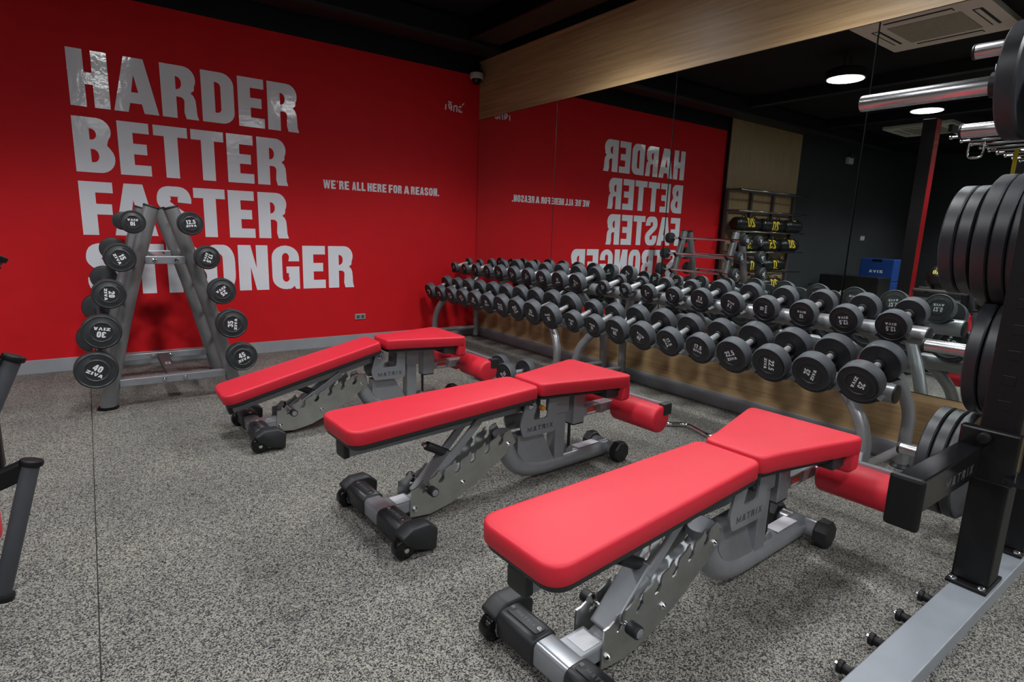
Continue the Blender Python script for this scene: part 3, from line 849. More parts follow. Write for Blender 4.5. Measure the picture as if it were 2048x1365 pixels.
for s, z, r, kg, spin in BB:
    xh = {(-1, '10'): -3.061, (1, '12.5'): -2.785, (-1, '15'): -3.133, (1, '17.5'): -2.710, (-1, '20'): -3.197, (1, '25'): -2.644,
          (-1, '30'): -3.247, (1, '35'): -2.600, (-1, '40'): -3.287, (1, '45'): -2.554}[(s, kg)]
    tk = 0.075
    b = thing('fixed_barbell', (xh, -0.785, z), 'fixed barbell marked %s on the %s level, %s side of the A-frame rack' % (kg, LV[z], 'left' if s < 0 else 'right'), 'barbell', 'fixed barbells on the A-frame')
    o = link('bar', barmesh, b); o.rotation_euler = (0, 0, pi / 2)
    for e in (-1, 1):
        h = link('head', barhead_mesh(r, tk), b)
        Rz = Matrix.Rotation(-pi / 2 if e < 0 else pi / 2, 4, 'Z')
        h.matrix_local = Matrix.Translation((0, e * (0.565 - tk), 0)) @ Rz @ Matrix.Rotation(rad(spin if e < 0 else -spin), 4, 'X')
        k = (kg, 'bl')
        if k not in _cache:
            mb = MB()
            n_, _ = layout(kg, r * 0.34, r * 0.20, r * 0.035)
            z_, _ = layout('ZIVA', r * 0.17, r * 0.20, r * 0.03, 0.2, 0.12)
            put(mb, n_, (tk - 0.0038, 0, 0), (0, 1, 0), (0, 0, 1), 0.0008, dy=r * 0.14)
            put(mb, z_, (tk - 0.0038, 0, 0), (0, 1, 0), (0, 0, 1), 0.0008, dy=-r * 0.19)
            _cache[k] = mb.mesh('label', M['white_print'], 0)
        link('label', _cache[k], h)
    for y in (YFR, YRR):
        xc = colx(z, s)
        mb = MB()
        mb.bar((xc + s * 0.03, y, z - 0.045), (xh + s * 0.004, y, z - 0.022), 0.03, 0.012)
        mb.bar((xh - s * 0.002, y, z - 0.024), (xh + s * 0.030, y, z + 0.012), 0.03, 0.011)
        mb.bar((xc + s * 0.040, y, z - 0.075), (xc + s * 0.026, y, z + 0.02), 0.03, 0.012)
        mb.xform(inv).build('hook', M['black_plastic'], t, 0, 0.002)

# ================================================================== BENCHES
def bench(origin, far, pad_drop, strut_top, label, idx):
    """local u along the bench (x), w across (y); origin = middle of the front foot bar on the floor"""
    yaw = math.atan2(far[1] - origin[1], far[0] - origin[0])
    t = thing('adjustable_bench', (origin[0], origin[1], 0), label, 'bench', 'red adjustable benches', (0, 0, yaw))
    S_, Z_, P_ = M['silver'], M['zinc'], M['black_plastic']
    # --- back pad (in its own frame: pivot at origin, pad runs to -u)
    PV = Vector((0.668, 0, 0.368))
    Rm = Matrix.Translation(PV) @ Matrix.Rotation(-pad_drop, 4, 'Y')
    out = round_poly([(-0.815, -0.137), (0.012, -0.107), (0.012, 0.107), (-0.815, 0.137)], [0.05, 0.03, 0.03, 0.05], 6)
    # slightly bowed ends
    out = [(x - (0.012 * (1 - (y / 0.14) ** 2) if x < -0.7 else -0.010 * (1 - (y / 0.11) ** 2) if x > -0.05 else 0), y) for x, y in out]
    pd = MB().pad(out, 0.044, 0.095, 0.010, 0.002, rb=0.003).xform(Rm).build('back_pad', M['red_pad'], t, 50)
    out2 = [(x * 0.985 - 0.004, y * 0.96) for x, y in out]
    MB().pad(out2, 0.024, 0.0465, 0.004, rb=0.006).xform(Rm).build('backing_board', M['pad_base'], pd, 50)
    MB().box((-0.79, -0.030, -0.030), (-0.02, 0.030, 0.0245)).xform(Rm).build('pad_channel', S_, t, 0, 0.003)
    MB().pad(rrect(-0.034, -0.036, 0.034, 0.022, 0.010), 0.0, 0.020, 0.005).xform(Rm @ Matrix.Translation((-0.788, 0, 0.002)) @ Matrix.Rotation(-pi / 2, 4, 'Y') @ Matrix.Rotation(-pi / 2, 4, 'Z')).build('channel_cap', P_, t, 40)
    # --- seat: flares towards the knees, front edge folded down
    so = round_poly([(0.700, -0.098), (0.785, -0.112), (1.165, -0.205), (1.165, 0.205), (0.785, 0.112), (0.700, 0.098)], [0.03, 0.05, 0.035, 0.035, 0.05, 0.03], 5)
    st = MB().pad(so, 0.412, 0.467, 0.010, 0.002, rb=0.003).build('seat_pad', M['red_pad'], t, 50)
    MB().pad(rrect(-0.192, 0.345, 0.192, 0.446, 0.022), 0.0, 0.050, 0.012, rb=0.006).xform(Matrix(((0, 0, 1, 1.113), (1, 0, 0, 0), (0, 1, 0, 0), (0, 0, 0, 1)))).build('front_roll', M['red_pad'], st, 50)
    so2 = [(x * 0.93 + 0.06, y * 0.86) for x, y in so]
    MB().pad(so2, 0.394, 0.4125, 0.003).build('seat_board', M['pad_base'], st, 50)
    MB().box((1.03, -0.165, 0.368), (1.112, 0.165, 0.412)).build('front_board', M['pad_base'], st, 0, 0.004)
    # --- front foot bar, grips, wheels
    fb = MB().pad(rrect(-0.036, 0.026, 0.036, 0.098, 0.018), -0.215, 0.215, 0.002).xform(Matrix(((1, 0, 0, 0.008), (0, 0, 1, 0), (0, 1, 0, 0), (0, 0, 0, 1)))).build('foot_bar', S_, t, 50)
    for s in (-1, 1):
        y0, y1 = sorted((s * 0.055, s * 0.20))
        gr = MB().pad(rrect(-0.043, 0.020, 0.043, 0.105, 0.026), y0, y1, 0.006, rb=0.006).xform(Matrix(((1, 0, 0, 0.008), (0, 0, 1, 0), (0, 1, 0, 0), (0, 0, 0, 1)))).build('grip', M['grip'], t, 50)
        MB().pad(rrect(-0.018, y0 + 0.012, 0.018, y1 - 0.012, 0.008), 0.104, 0.108, 0.002).xform(Matrix.Translation((0.006, 0, 0))).build('grip_plate', P_, gr, 50)
        sh, L = layout('MATRIX', 0.012, 0.010, 0.003)
        put(MB(), sh, (0.006, (y0 + y1) / 2, 0.1079), (0, -1, 0), (1, 0, 0), 0.0006).build('grip_lettering', M['engrave'], gr, 0)
        for yy in (y0 + 0.02, y1 - 0.02):
            MB().lathe([(0.0, 0.003), (0.0025, 0.003), (0.003, 0.0045), (0.006, 0.0045), (0.007, 0.0), (0.007, -0.004), (0, -0.004)][::-1], (0.006, yy, 0.108), n=14, capped=False).build('screw', M['chrome'], gr)
        # wheel housing: cap over a wheel
        ya, yb = sorted((s * 0.198, s * 0.262))
        prof = round_poly([(-0.030, 0.062), (0.010, 0.030), (0.092, 0.004), (0.098, 0.085), (0.060, 0.112), (0.0, 0.112), (-0.045, 0.086)], [0.008, 0.02, 0.012, 0.02, 0.02, 0.025, 0.012], 4)
        MB().pad(prof, ya, yb, 0.006, rb=0.006).xform(Matrix(((1, 0, 0, 0), (0, 0, 1, 0), (0, 1, 0, 0), (0, 0, 0, 1)))).build('wheel_housing', P_, t, 50)
        wh = MB().rcyl((-0.022, ya + 0.012, 0.038), (-0.022, yb - 0.012, 0.038), 0.038, 0.007, 24).build('wheel', M['gloss_black'], t, 50)
        MB().rcyl((-0.022, ya + 0.004, 0.038), (-0.022, yb - 0.004, 0.038), 0.009, 0.002, 12).build('axle_bolt', M['chrome'], wh)
        ff = s * 0.202
        MB().prism([round_poly([(-0.030, 0.022), (-0.010, 0.024), (0.035, 0.055), (0.035, 0.09), (0.005, 0.09), (-0.035, 0.045)], 0.008, 3)], (0, ff, 0), (1, 0, 0), (0, 0, 1), 0.004).build('fork', S_, t, 0)
    # --- spine from foot bar to the rear tube, notched side plates
    MB().box((0.035, -0.042, 0.045), (0.13, 0.042, 0.088)).build('front_spine', S_, t, 0, 0.005)
    MB().box((0.06, -0.030, 0.0882), (0.118, 0.030, 0.0892)).build('spec_label', M['sticker'], t, 0)
    MB().bar((0.11, 0, 0.058), (0.60, 0, 0.215), 0.050, 0.035).build('spine', S_, t, 0, 0.004)
    edge = lambda u: 0.132 + (u - 0.11) * 0.319
    pl = [(0.106, 0.027), (0.195, 0.017), (0.288, 0.036), (0.40, 0.085), (0.548, 0.171), (0.608, 0.219), (0.575, 0.281)]
    for un in (0.525, 0.455, 0.385, 0.313, 0.240, 0.168):
        e = edge(un)
        pl += [(un + dx_, e + dz_) for dx_, dz_ in ((0.020, 0.006), (0.014, -0.008), (0.016, -0.026), (0.006, -0.040), (-0.010, -0.042), (-0.010, -0.030), (0.0, -0.022), (0.002, -0.010), (-0.006, 0.002), (-0.004, 0.010), (-0.014, 0.006), (-0.022, -0.006))]
    pl += [(0.128, 0.136), (0.11, 0.134)]
    for s in (-1, 1):
        y = s * 0.046 + (0.0025 if s < 0 else 0.0075)
        p = MB().prism([pl], (0, y, 0), (1, 0, 0), (0, 0, 1), 0.005).build('notched_plate', Z_, t, 0)
        for (bu, bz) in ((0.125, 0.055), (0.340, 0.107), (0.567, 0.218)):
            yb = s * 0.0485
            MB().lathe([(0.0, 0), (0.011, 0), (0.011, 0.005), (0.006, 0.010), (0.0, 0.010)], (bu, yb, bz), (0, s, 0), 12, False).build('bolt', M['chrome'], p)
    # --- strut between pad channel and a notch
    sb = Vector((0.172, 0, 0.098))
    tp = Vector((strut_top[0], 0, strut_top[1]))
    d = (tp - sb)
    mid = sb + d * 0.52
    sm = MB().bar(sb - d * 0.05, mid, 0.072, 0.042).build('strut', S_, t, 0, 0.005)
    for s in (-1, 1):
        MB().bar(mid - d * 0.08 + Vector((0, s * 0.031, 0)), tp + Vector((0, s * 0.036, 0)), 0.012, 0.034).build('strut_arm', S_, t, 0, 0.004)
    MB().rcyl(sb + Vector((0.012, -0.098, 0.026)), sb + Vector((0.012, 0.098, 0.026)), 0.008, 0.002, 14).build('strut_pin', M['chrome'], t)
    for s in (-1, 1):
        k = MB().rcyl(sb + Vector((0.012, s * 0.062, 0.026)), sb + Vector((0.012, s * 0.098, 0.026)), 0.018, 0.004, 20).build('pin_knob', P_, t)
        MB().rcyl(sb + Vector((0.012, s * 0.097, 0.026)), sb + Vector((0.012, s * 0.0995, 0.026)), 0.013, 0.001, 18).build('knob_disc', S_, k)
    nrm = Vector((-0.87, 0, 0.49))
    hb = sb + d * 0.50
    MB().rcyl(hb, hb + nrm * 0.112, 0.0175, 0.003, 18).build('adjust_handle', P_, t)
    MB().rcyl(hb + nrm * 0.110, hb + nrm * 0.128, 0.010, 0.002, 16).build('handle_tip', M['chrome'], t)
    # --- rear tube, gusset, MATRIX bracket
    MB().tube([(0.570, 0, 0.255), (0.585, 0, 0.195), (0.620, 0, 0.125), (0.680, 0, 0.075), (0.77, 0, 0.055), (0.90, 0, 0.052), (1.23, 0, 0.052)], 0.040, 20, sub=5).build('rear_tube', S_, t, 60)
    MB().prism([round_poly([(0.640, 0.230), (0.640, 0.150), (0.700, 0.085), (0.860, 0.070), (0.770, 0.235)], [0.0, 0.03, 0.03, 0.0, 0.0], 4)], (0, 0.026, 0), (1, 0, 0), (0, 0, 1), 0.052).build('gusset', S_, t, 0, 0.003)
    br = round_poly([(0.622, 0.285), (0.640, 0.232), (0.830, 0.228), (0.832, 0.392), (0.782, 0.396), (0.776, 0.300), (0.690, 0.300), (0.712, 0.362), (0.690, 0.394), (0.650, 0.386)], [0.04, 0.02, 0.025, 0.004, 0.004, 0.015, 0.015, 0.015, 0.015, 0.015], 4)
    for s in (-1, 1):
        y = s * 0.055 + (0.004 if s > 0 else 0.004)
        b = MB().prism([br], (0, y, 0), (1, 0, 0), (0, 0, 1), 0.008).build('seat_bracket', S_, t, 0, 0.0015)
        MB().lathe([(0.0, 0), (0.012, 0), (0.012, 0.006), (0.006, 0.012), (0.0, 0.012)], (0.672, s * 0.0595, 0.366), (0, s, 0), 14, False).build('pivot_bolt', M['chrome'], b)
        sh, L = layout('MATRIX', 0.022, 0.019, 0.007, 0.11, 0.1)
        put(MB(), sh, (0.735, s * 0.0592, 0.262), (-s, 0, 0), (0, 0, 1), 0.0006).build('bracket_lettering', M['engrave'], b, 0)
    MB().rcyl((0.675, -0.048, 0.366), (0.675, 0.048, 0.366), 0.034, 0.004, 24).build('pivot_drum', P_, t)
    MB().rcyl((0.748, -0.064, 0.345), (0.748, -0.040, 0.345), 0.012, 0.004, 16).build('seat_knob', M['orange'] if idx == 2 else P_, t)
    # --- seat post, gas spring, leg arm, rollers
    MB().box((0.856, -0.030, 0.075), (0.918, 0.030, 0.30)).build('seat_post', S_, t, 0, 0.004)
    MB().box((0.848, -0.036, 0.29), (0.930, 0.036, 0.396)).build('post_collar', S_, t, 0, 0.005)
    MB().box((0.80, -0.026, 0.365), (1.06, 0.026, 0.395)).build('seat_beam', S_, t, 0, 0.003)
    MB().rcyl((0.972, 0, 0.235), (0.972, 0, 0.37), 0.009, 0.001, 12).rcyl((0.974, 0, 0.085), (0.972, 0, 0.24), 0.0075, 0.001, 12).build('gas_spring', P_, t)
    for s in (-1, 1):
        MB().prism([round_poly([(0.930, 0.03), (0.985, 0.03), (0.980, 0.10), (0.960, 0.118), (0.938, 0.10)], 0.012, 3)], (0, s * 0.020 + 0.003, 0), (1, 0, 0), (0, 0, 1), 0.006).build('clevis', S_, t, 0)
    MB().box((0.962, -0.034, 0.222), (1.036, 0.034, 0.40)).build('drop_tube', S_, t, 0, 0.004)
    MB().box((0.964, -0.032, 0.216), (1.034, 0.032, 0.2225)).build('tube_plug', P_, t, 0, 0.002)
    MB().box((1.03, -0.028, 0.246), (1.245, 0.028, 0.292)).build('leg_arm', S_, t, 0, 0.004)
    MB().box((1.060, -0.0295, 0.255), (1.118, -0.0282, 0.283)).build('warning_label', M['sticker_red'], t, 0)
    MB().box((1.060, -0.0297, 0.2535), (1.118, -0.0283, 0.262)).build('warning_text', M['sticker'], t, 0)
    MB().rcyl((1.258, -0.30, 0.266), (1.258, 0.30, 0.266), 0.019, 0.003, 16).build('roller_axle', S_, t)
    MB().box((1.298, -0.295, 0.300), (1.318, 0.295, 0.330)).build('roller_rail', S_, t, 0, 0.002)
    for s in (-1, 1):
        a, b = (0.045, 0.305)
        rl = MB().rcyl((1.255, s * a, 0.266), (1.255, s * b, 0.266), 0.063, 0.012, 32).build('leg_roller', M['red_pad'], t, 60)
        MB().box((1.268, min(s * (b - 0.03), s * (b + 0.006)), 0.285), (1.322, max(s * (b - 0.03), s * (b + 0.006)), 0.338)).build('roller_end_block', P_, rl, 0, 0.004)
    # --- rear foot
    MB().rcyl((1.235, -0.085, 0.052), (1.235, 0.085, 0.052), 0.034, 0.003, 20).build('rear_bar', S_, t)
    for s in (-1, 1):
        MB().lathe([(0.0, 0), (0.046, 0), (0.052, 0.006), (0.052, 0.040), (0.046, 0.046), (0.0, 0.046)], (1.235, s * 0.068, 0.050), (0, s, 0), 8, False).xform(Matrix.Translation((1.235, 0, 0.050)) @ Matrix.Rotation(rad(22.5), 4, 'Y') @ Matrix.Translation((-1.235, 0, -0.050))).build('rubber_foot', P_, t, 20)
    MB().box((1.02, -0.024, 0.0), (1.16, 0.024, 0.001)).xform(Matrix.Translation((0, 0, 0.0925))).build('serial_label', M['sticker'], t, 0)
    return t

bench((-2.66, -2.055), (-1.42, -2.05), rad(13.6), (0.455, 0.290), 'red adjustable bench farthest from the camera, back pad sloping down', 1)
bench((-2.49, -3.255), (-1.25, -3.19), rad(1.9), (0.425, 0.345), 'red adjustable bench in the middle of the three', 2)
bench((-2.435, -4.20), (-1.19, -4.15), rad(1.6), (0.425, 0.345), 'red adjustable bench nearest the camera', 3)

# ================================================================== POWER RACK (right edge)
t = thing('power_rack', (-1.18, -4.65, 0), 'black power rack upright on a grey steel base with spotter arm at the right edge', 'power rack')
inv = Matrix.Translation(-t.location)
MB().box((-2.25, -4.712, 0.0), (-0.06, -4.612, 0.05)).xform(inv).build('base_beam', M['beam'], t, 0, 0.003)
MB().box((-0.40, -4.76, 0.0), (-0.06, -4.56, 0.055)).xform(inv).build('base_plate', M['beam'], t, 0, 0.003)
for (x, y) in ((-0.34, -4.60), (-0.28, -4.60), (-0.34, -4.72), (-0.28, -4.72)):
    MB().lathe([(0.0, 0), (0.013, 0), (0.013, 0.006), (0.007, 0.012), (0.0, 0.012)], (x, y, 0.055), n=12, capped=False).xform(inv).build('bolt', M['chrome'], t)
UPX0, UPX1, UPY0, UPY1 = -1.135, -1.035, -4.700, -4.604
def upright(x0, x1, nm='upright'):
    mb = MB()
    mb.box((x0, UPY0, 0.06), (x1, UPY1, 2.40))
    o = mb.xform(inv).build(nm, M['satin_black'], t, 0, 0.008)
    f = MB().box((x0 - 0.03, UPY0 - 0.005, 0.05), (x1 + 0.03, UPY1 + 0.005, 0.062)).xform(inv).build('upright_foot', M['satin_black'], t, 0, 0.003)
    for y in (UPY0 + 0.012, UPY1 - 0.012):
        MB().lathe([(0.0, 0), (0.012, 0), (0.012, 0.005), (0.006, 0.009), (0.0, 0.009)], (x0 - 0.015, y, 0.062), n=12, capped=False).xform(inv).build('bolt', M['chrome'], t)
    for k in range(16):
        z = 0.62 + 0.075 * k
        MB().box((x0 - 0.0015, -4.668, z), (x0 + 0.002, -4.636, z + 0.03)).xform(inv).build('peg_slot', M['satin_black'], o, 0, 0.002)
    return o
upright(UPX0, UPX1)
upright(-0.765, -0.665)
MB().box((UPX1, -4.69, 2.30), (-0.765, -4.615, 2.39)).xform(inv).build('top_beam', M['gloss_black'], t, 0, 0.005)
MB().box((UPX1, -4.69, 1.85), (-0.765, -4.615, 1.93)).xform(inv).build('side_beam', M['gloss_black'], t, 0, 0.005)
# spotter arm
MB().box((-1.61, -4.628, 0.410), (-1.13, -4.566, 0.502)).xform(inv).build('spotter_arm', M['gloss_black'], t, 0, 0.004)
MB().box((-1.632, -4.638, 0.366), (-1.610, -4.556, 0.510)).xform(inv).build('arm_end_plate', M['satin_black'], t, 0, 0.010)
MB().box((-1.16, -4.712, 0.40), (-1.125, -4.565, 0.56)).xform(inv).build('arm_bracket', M['gloss_black'], t, 0, 0.006)
MB().rcyl((-1.16, -4.63, 0.535), (-1.185, -4.63, 0.535), 0.016, 0.003, 16).xform(inv).build('lock_pin', M['satin_black'], t)
MB().prism([round_poly([(-0.06, -0.03), (0.05, -0.03), (0.05, 0.03), (-0.06, 0.03)], 0.015, 3)], (-1.13, -4.72, 0.42), (1, 0, 0), (0, 1, 0), 0.012).xform(inv).build('arm_hook', M['gloss_black'], t, 0)
sh, L = layout('MATRIX', 0.028, 0.026, 0.013, 0.09, 0.07)
put(MB(), sh, (-1.325, -4.6278, 0.448), (1, 0, 0), (0, 0, 1), 0.0008).xform(inv).build('arm_lettering', M['grey_letter'], t, 0)
# band pegs on the base beam
for x in (-1.285, -1.45, -1.63, -1.81, -2.0):
    MB().rcyl((x, -4.612, 0.030), (x, -4.585, 0.030), 0.013, 0.002, 14).rcyl((x, -4.587, 0.030), (x, -4.574, 0.030), 0.018, 0.003, 14).xform(inv).build('band_peg', M['satin_black'], t)
    MB().lathe([(0.0, 0), (0.010, 0), (0.010, 0.006), (0.005, 0.011), (0.0, 0.011)], (x, -4.574, 0.030), (0, 1, 0), 12, False).xform(inv).build('peg_tip', M['chrome'], t)
# plate horns on the second upright
HX = -0.715
HZ = (0.295, 0.717, 1.110, 1.492, 1.755)
for z in HZ:
    yt = -4.275 if z < 0.3 else -4.30
    MB().rcyl((HX, -4.604, z), (HX, yt, z), 0.0245, 0.004, 20).xform(inv).build('plate_horn', M['steel'], t)
    MB().rcyl((HX, yt - 0.004, z), (HX, yt + 0.006, z), 0.0255, 0.003, 20).xform(inv).build('horn_cap', M['black_plastic'], t)
# J hooks for the bar
MB().box((-1.225, -4.70, 1.47), (-1.135, -4.605, 1.50)).box((-1.235, -4.70, 1.47), (-1.218, -4.605, 1.56)).xform(inv).build('bar_hook', M['satin_black'], t, 0, 0.004)

def plate(x, y0, y1, z, r, label):
    p = thing('weight_plate', (x, y0, z), label, 'weight plate', 'rubber weight plates on the power rack')
    w = y1 - y0
    MB().lathe([(0.026, 0.004), (0.05, 0.002), (0.06, 0.008), (r * 0.80, 0.008), (r * 0.86, 0.001), (r - 0.006, 0.0), (r, 0.005), (r, w - 0.005), (r - 0.006, w), (r * 0.86, w - 0.001), (r * 0.80, w - 0.008), (0.06, w - 0.008), (0.05, w - 0.002), (0.026, w - 0.004), (0.026, 0.004)], ax=(0, 1, 0), n=56, capped=False).build('plate_body', M['bumper'], p, 40)
    MB().lathe([(0.0265, 0.0), (0.036, 0.0), (0.036, w), (0.0265, w), (0.0265, 0.0)], ax=(0, 1, 0), n=28, capped=False).build('hub_ring', M['chrome'], p, 40)
    return p
for k, (a, b) in enumerate(((-4.424, -4.385), (-4.466, -4.428), (-4.508, -4.470))):
    plate(HX, a, b, HZ[0], 0.200, 'black rubber weight plate on the lowest horn of the power rack, %s from the tip' % ORD[k])
for k, (a, b) in enumerate(((-4.520, -4.478), (-4.565, -4.525))):
    plate(HX, a, b, HZ[1], 0.212, 'black rubber weight plate on the second horn from the floor, %s from the tip' % ORD[k])
for k, (a, b) in enumerate(((-4.388, -4.345), (-4.433, -4.391))):
    plate(HX, a, b, 1.112, 0.190, 'smaller rubber weight plate on the middle horn of the power rack, %s from the tip' % ORD[k])
for k, (a, b) in enumerate(((-4.492, -4.448), (-4.538, -4.495), (-4.584, -4.541))):
    plate(HX, a, b, 1.110, 0.226, 'larger rubber weight plate on the middle horn of the power rack, %s from the tip' % ORD[2 + k])
# olympic bar resting in the hooks
bx, bz = -1.19, 1.535
t2 = thing('olympic_barbell', (bx, -4.65, bz), 'long chrome barbell resting in the hooks of the power rack', 'barbell')
MB().rcyl((0, 0.05, 0), (0, 0.49, 0), 0.025, 0.004, 28).build('sleeve', M['steel'], t2)
MB().rcyl((0, 0.035, 0), (0, 0.052, 0), 0.039, 0.003, 28).build('sleeve_flange', M['chrome'], t2)
MB().cyl((0, -1.0, 0), (0, 0.04, 0), 0.0142, 20).build('shaft', M['chrome'], t2)
plate(bx, -4.590, -4.545, bz, 0.152, 'black rubber weight plate loaded on the long barbell in the power rack')
t3 = thing('bar_clamp', (bx, -4.50, bz), 'black clamp collar on the barbell sleeve next to the plate', 'clamp')
MB().lathe([(0.026, 0), (0.034, 0), (0.034, 0.03), (0.026, 0.03), (0.026, 0)], (0, -0.03, 0), (0, 1, 0), 24, False).build('ring', M['black_plastic'], t3)
MB().box((-0.012, -0.028, 0.03), (0.012, -0.004, 0.056)).build('lever', M['chrome'], t3, 0, 0.003)

# ================================================================== EXERCISE MACHINE (left edge)
t = thing('exercise_machine', (-3.78, -3.30, 0), 'black exercise machine with padded grip handles and red pad at the left edge', 'exercise machine')
inv = Matrix.Translation(-t.location)
MB().box((-3.86, -3.62, 0.0), (-3.76, -2.9, 0.05)).xform(inv).build('base_rail', M['satin_black'], t, 0, 0.004)
MB().box((-4.55, -3.36, 0.0), (-3.86, -3.27, 0.05)).xform(inv).build('cross_rail', M['satin_black'], t, 0, 0.004)
MB().box((-3.85, -3.35, 0.05), (-3.77, -3.27, 1.25)).xform(inv).build('mast', M['satin_black'], t, 0, 0.006)
for z, y, lean, tx in ((0.495, -3.354, 0.084, -3.424), (0.745, -3.289, 0.135, -3.438), (0.987, -3.228, 0.19, -3.452)):
    top, low = Vector((tx, y, z)), Vector((tx - lean, y - 0.018, z - 0.315))
    d = (low - top).normalized()
    MB().rcyl(top, low, 0.0185, 0.003, 20).xform(inv).build('grip_handle', M['foam'], t)
    MB().rcyl(top - d * 0.010, top + d * 0.004, 0.0245, 0.003, 20).xform(inv).build('grip_cap', M['satin_black'], t)
    MB().rcyl(low - d * 0.004, low + d * 0.012, 0.026, 0.003, 20).xform(inv).build('grip_cap', M['satin_black'], t)
    MB().bar(top + Vector((0, 0.006, -0.008)), (-3.80, -3.31, z - 0.16), 0.03, 0.045).xform(inv).build('handle_arm', M['satin_black'], t, 0, 0.005)
    MB().bar(low, (-3.80, -3.31, z - 0.30), 0.025, 0.03).xform(inv).build('handle_arm', M['satin_black'], t, 0, 0.005)
MB().pad(rrect(-0.075, -0.085, 0.075, 0.085, 0.03), 0.0, 0.05, 0.02, rb=0.006).xform(inv @ Matrix.Translation((-3.578, -3.26, 0.36)) @ Matrix.Rotation(pi / 2, 4, 'X')).build('pad', M['red_pad'], t, 50)
MB().box((-3.66, -3.27, 0.45), (-3.485, -3.21, 0.64)).xform(inv).build('side_cover', M['satin_black'], t, 0, 0.012)

# ================================================================== FAR END (seen in the mirror)
# sandbag shelf in front of the wood panel
t = thing('sandbag_rack', (-5.1, -0.19, 0), 'chrome and brown wall rack with sandbags in front of the wood panel', 'rack')
inv = Matrix.Translation(-t.location)
SX0, SX1 = -6.0, -4.20
for x in (SX0, -5.40, -4.80, SX1):
    MB().box((x - 0.02, -0.10, 0.0), (x + 0.02, -0.06, 1.79)).xform(inv).build('post', M['brown'], t, 0, 0.002)
SZ = (1.775, 1.485, 1.195, 0.900, 0.600, 0.30)
for z in SZ:
    MB().rcyl((SX0 - 0.02, -0.30, z), (SX1 + 0.02, -0.30, z), 0.013, 0.002, 14).xform(inv).build('front_rail', M['chrome'], t)
    MB().rcyl((SX0, -0.10, z), (SX1, -0.10, z), 0.013, 0.002, 14).xform(inv).build('back_rail', M['brown'], t)
    for x in (SX0, SX1):
        MB().rcyl((x, -0.08, z), (x, -0.30, z), 0.013, 0.002, 12).xform(inv).build('side_rail', M['brown'], t)
def sandbag(x0, x1, z, txt, label, turn=0.0):
    L = x1 - x0
    r = 0.095
    b = thing('sandbag', ((x0 + x1) / 2, -0.205, z + 0.013), label, 'sandbag', 'sandbags on the wall rack')
    MB().lathe([(0.0, 0), (r * .55, 0), (r * .8, 0.012), (r, 0.05), (r * 1.02, L * .3), (r * .97, L * .5), (r * 1.02, L * .7), (r, L - .05), (r * .8, L - .012), (r * .55, L), (0, L)], (-L / 2, 0, r), (1, 0, 0), 24, False).build('bag_body', M['bag'], b, 60)
    for sx in (-0.2, 0.2):
        MB().tube([(sx * L - .05, -0.03, 2 * r - .01), (sx * L - .03, -0.035, 2 * r + .02), (sx * L + .03, -0.035, 2 * r + .02), (sx * L + .05, -0.03, 2 * r - .01)], 0.008, 8, sub=4).build('carry_handle', M['bag'], b, 60)
    sh, w_ = layout(txt, 0.145, 0.085, 0.016, 0.16, 0.09)
    # wrap the print round the bag front
    mb = MB()
    put(mb, sh, (0, 0, 0), (1, 0, 0), (0, 0, 1), 0)
    sh2, _ = layout('ZIVA', 0.022, 0.024, 0.004, 0.2, 0.12)
    if turn == 0: put(mb, sh2, (0, 0, -0.095), (1, 0, 0), (0, 0, 1), 0)
    rr = r * 1.035
    mb.v = [(x, -rr * cos(zz / rr + turn), r + rr * sin(zz / rr + turn)) for x, y, zz in mb.v]
    mb.build('number_print', M['yellow'], b, 0)
for x0, x1, z, txt, lab, tn in (
        (-4.84, -4.22, 1.195, '20', 'black sandbag marked 20 on the highest filled shelf, nearest the red wall', 0.3), (-5.50, -4.88, 1.195, '20', 'black sandbag marked 20 in the middle of the highest filled shelf', -0.1), (-6.02, -5.54, 1.195, '5', 'small black sandbag at the far end of the highest filled shelf', 1.6),
        (-4.84, -4.30, 0.900, '15', 'black sandbag marked 15 on the second filled shelf, nearest the red wall', 0.1), (-5.42, -4.90, 0.900, '25', 'black sandbag marked 25 in the middle of the second filled shelf', 0.2), (-5.98, -5.46, 0.900, '20', 'black sandbag marked 20 at the far end of the second filled shelf', 0.35),
        (-4.98, -4.42, 0.600, '10', 'black sandbag marked 10 on the third filled shelf, nearest the red wall', 0.0), (-5.62, -5.04, 0.600, '10', 'black sandbag marked 10 on the third filled shelf, further from the red wall', 0.1),
        (-4.98, -4.42, 0.300, '20', 'black sandbag marked 20 on the bottom shelf, nearest the red wall', 0.0), (-5.62, -5.04, 0.300, '20', 'black sandbag marked 20 on the bottom shelf, further from the red wall', 0.2)):
    sandbag(x0, x1, z, txt, lab, tn)

# emergency light and switch on the dark wall
t = thing('emergency_light', (-7.81, 0.0, 2.46), 'small twin-spot emergency light high on the dark wall', 'light')
MB().box((-0.09, -0.06, 0.0), (0.09, 0.0, 0.11)).build('body', M['white_plastic'], t, 0, 0.006)
for dx in (-0.05, 0.05):
    MB().lathe([(0.0, 0), (0.02, 0), (0.04, 0.06), (0.0, 0.06)], (dx, -0.03, 0.12), (0, -1, 0.1), 18, False).build('spot_head', M['grey_letter'], t)
t = thing('light_switch', (-8.80, 0.0, 1.13), 'pale double switch plate on the dark wall', 'switch')
MB().box((-0.09, -0.010, 0.0), (0.09, 0.0, 0.09)).build('plate', M['outlet'], t, 0, 0.003)
for dx in (-0.045, 0.045): MB().box((dx - 0.03, -0.014, 0.02), (dx + 0.03, -0.009, 0.07)).build('rocker', M['white_plastic'], t, 0, 0.002)

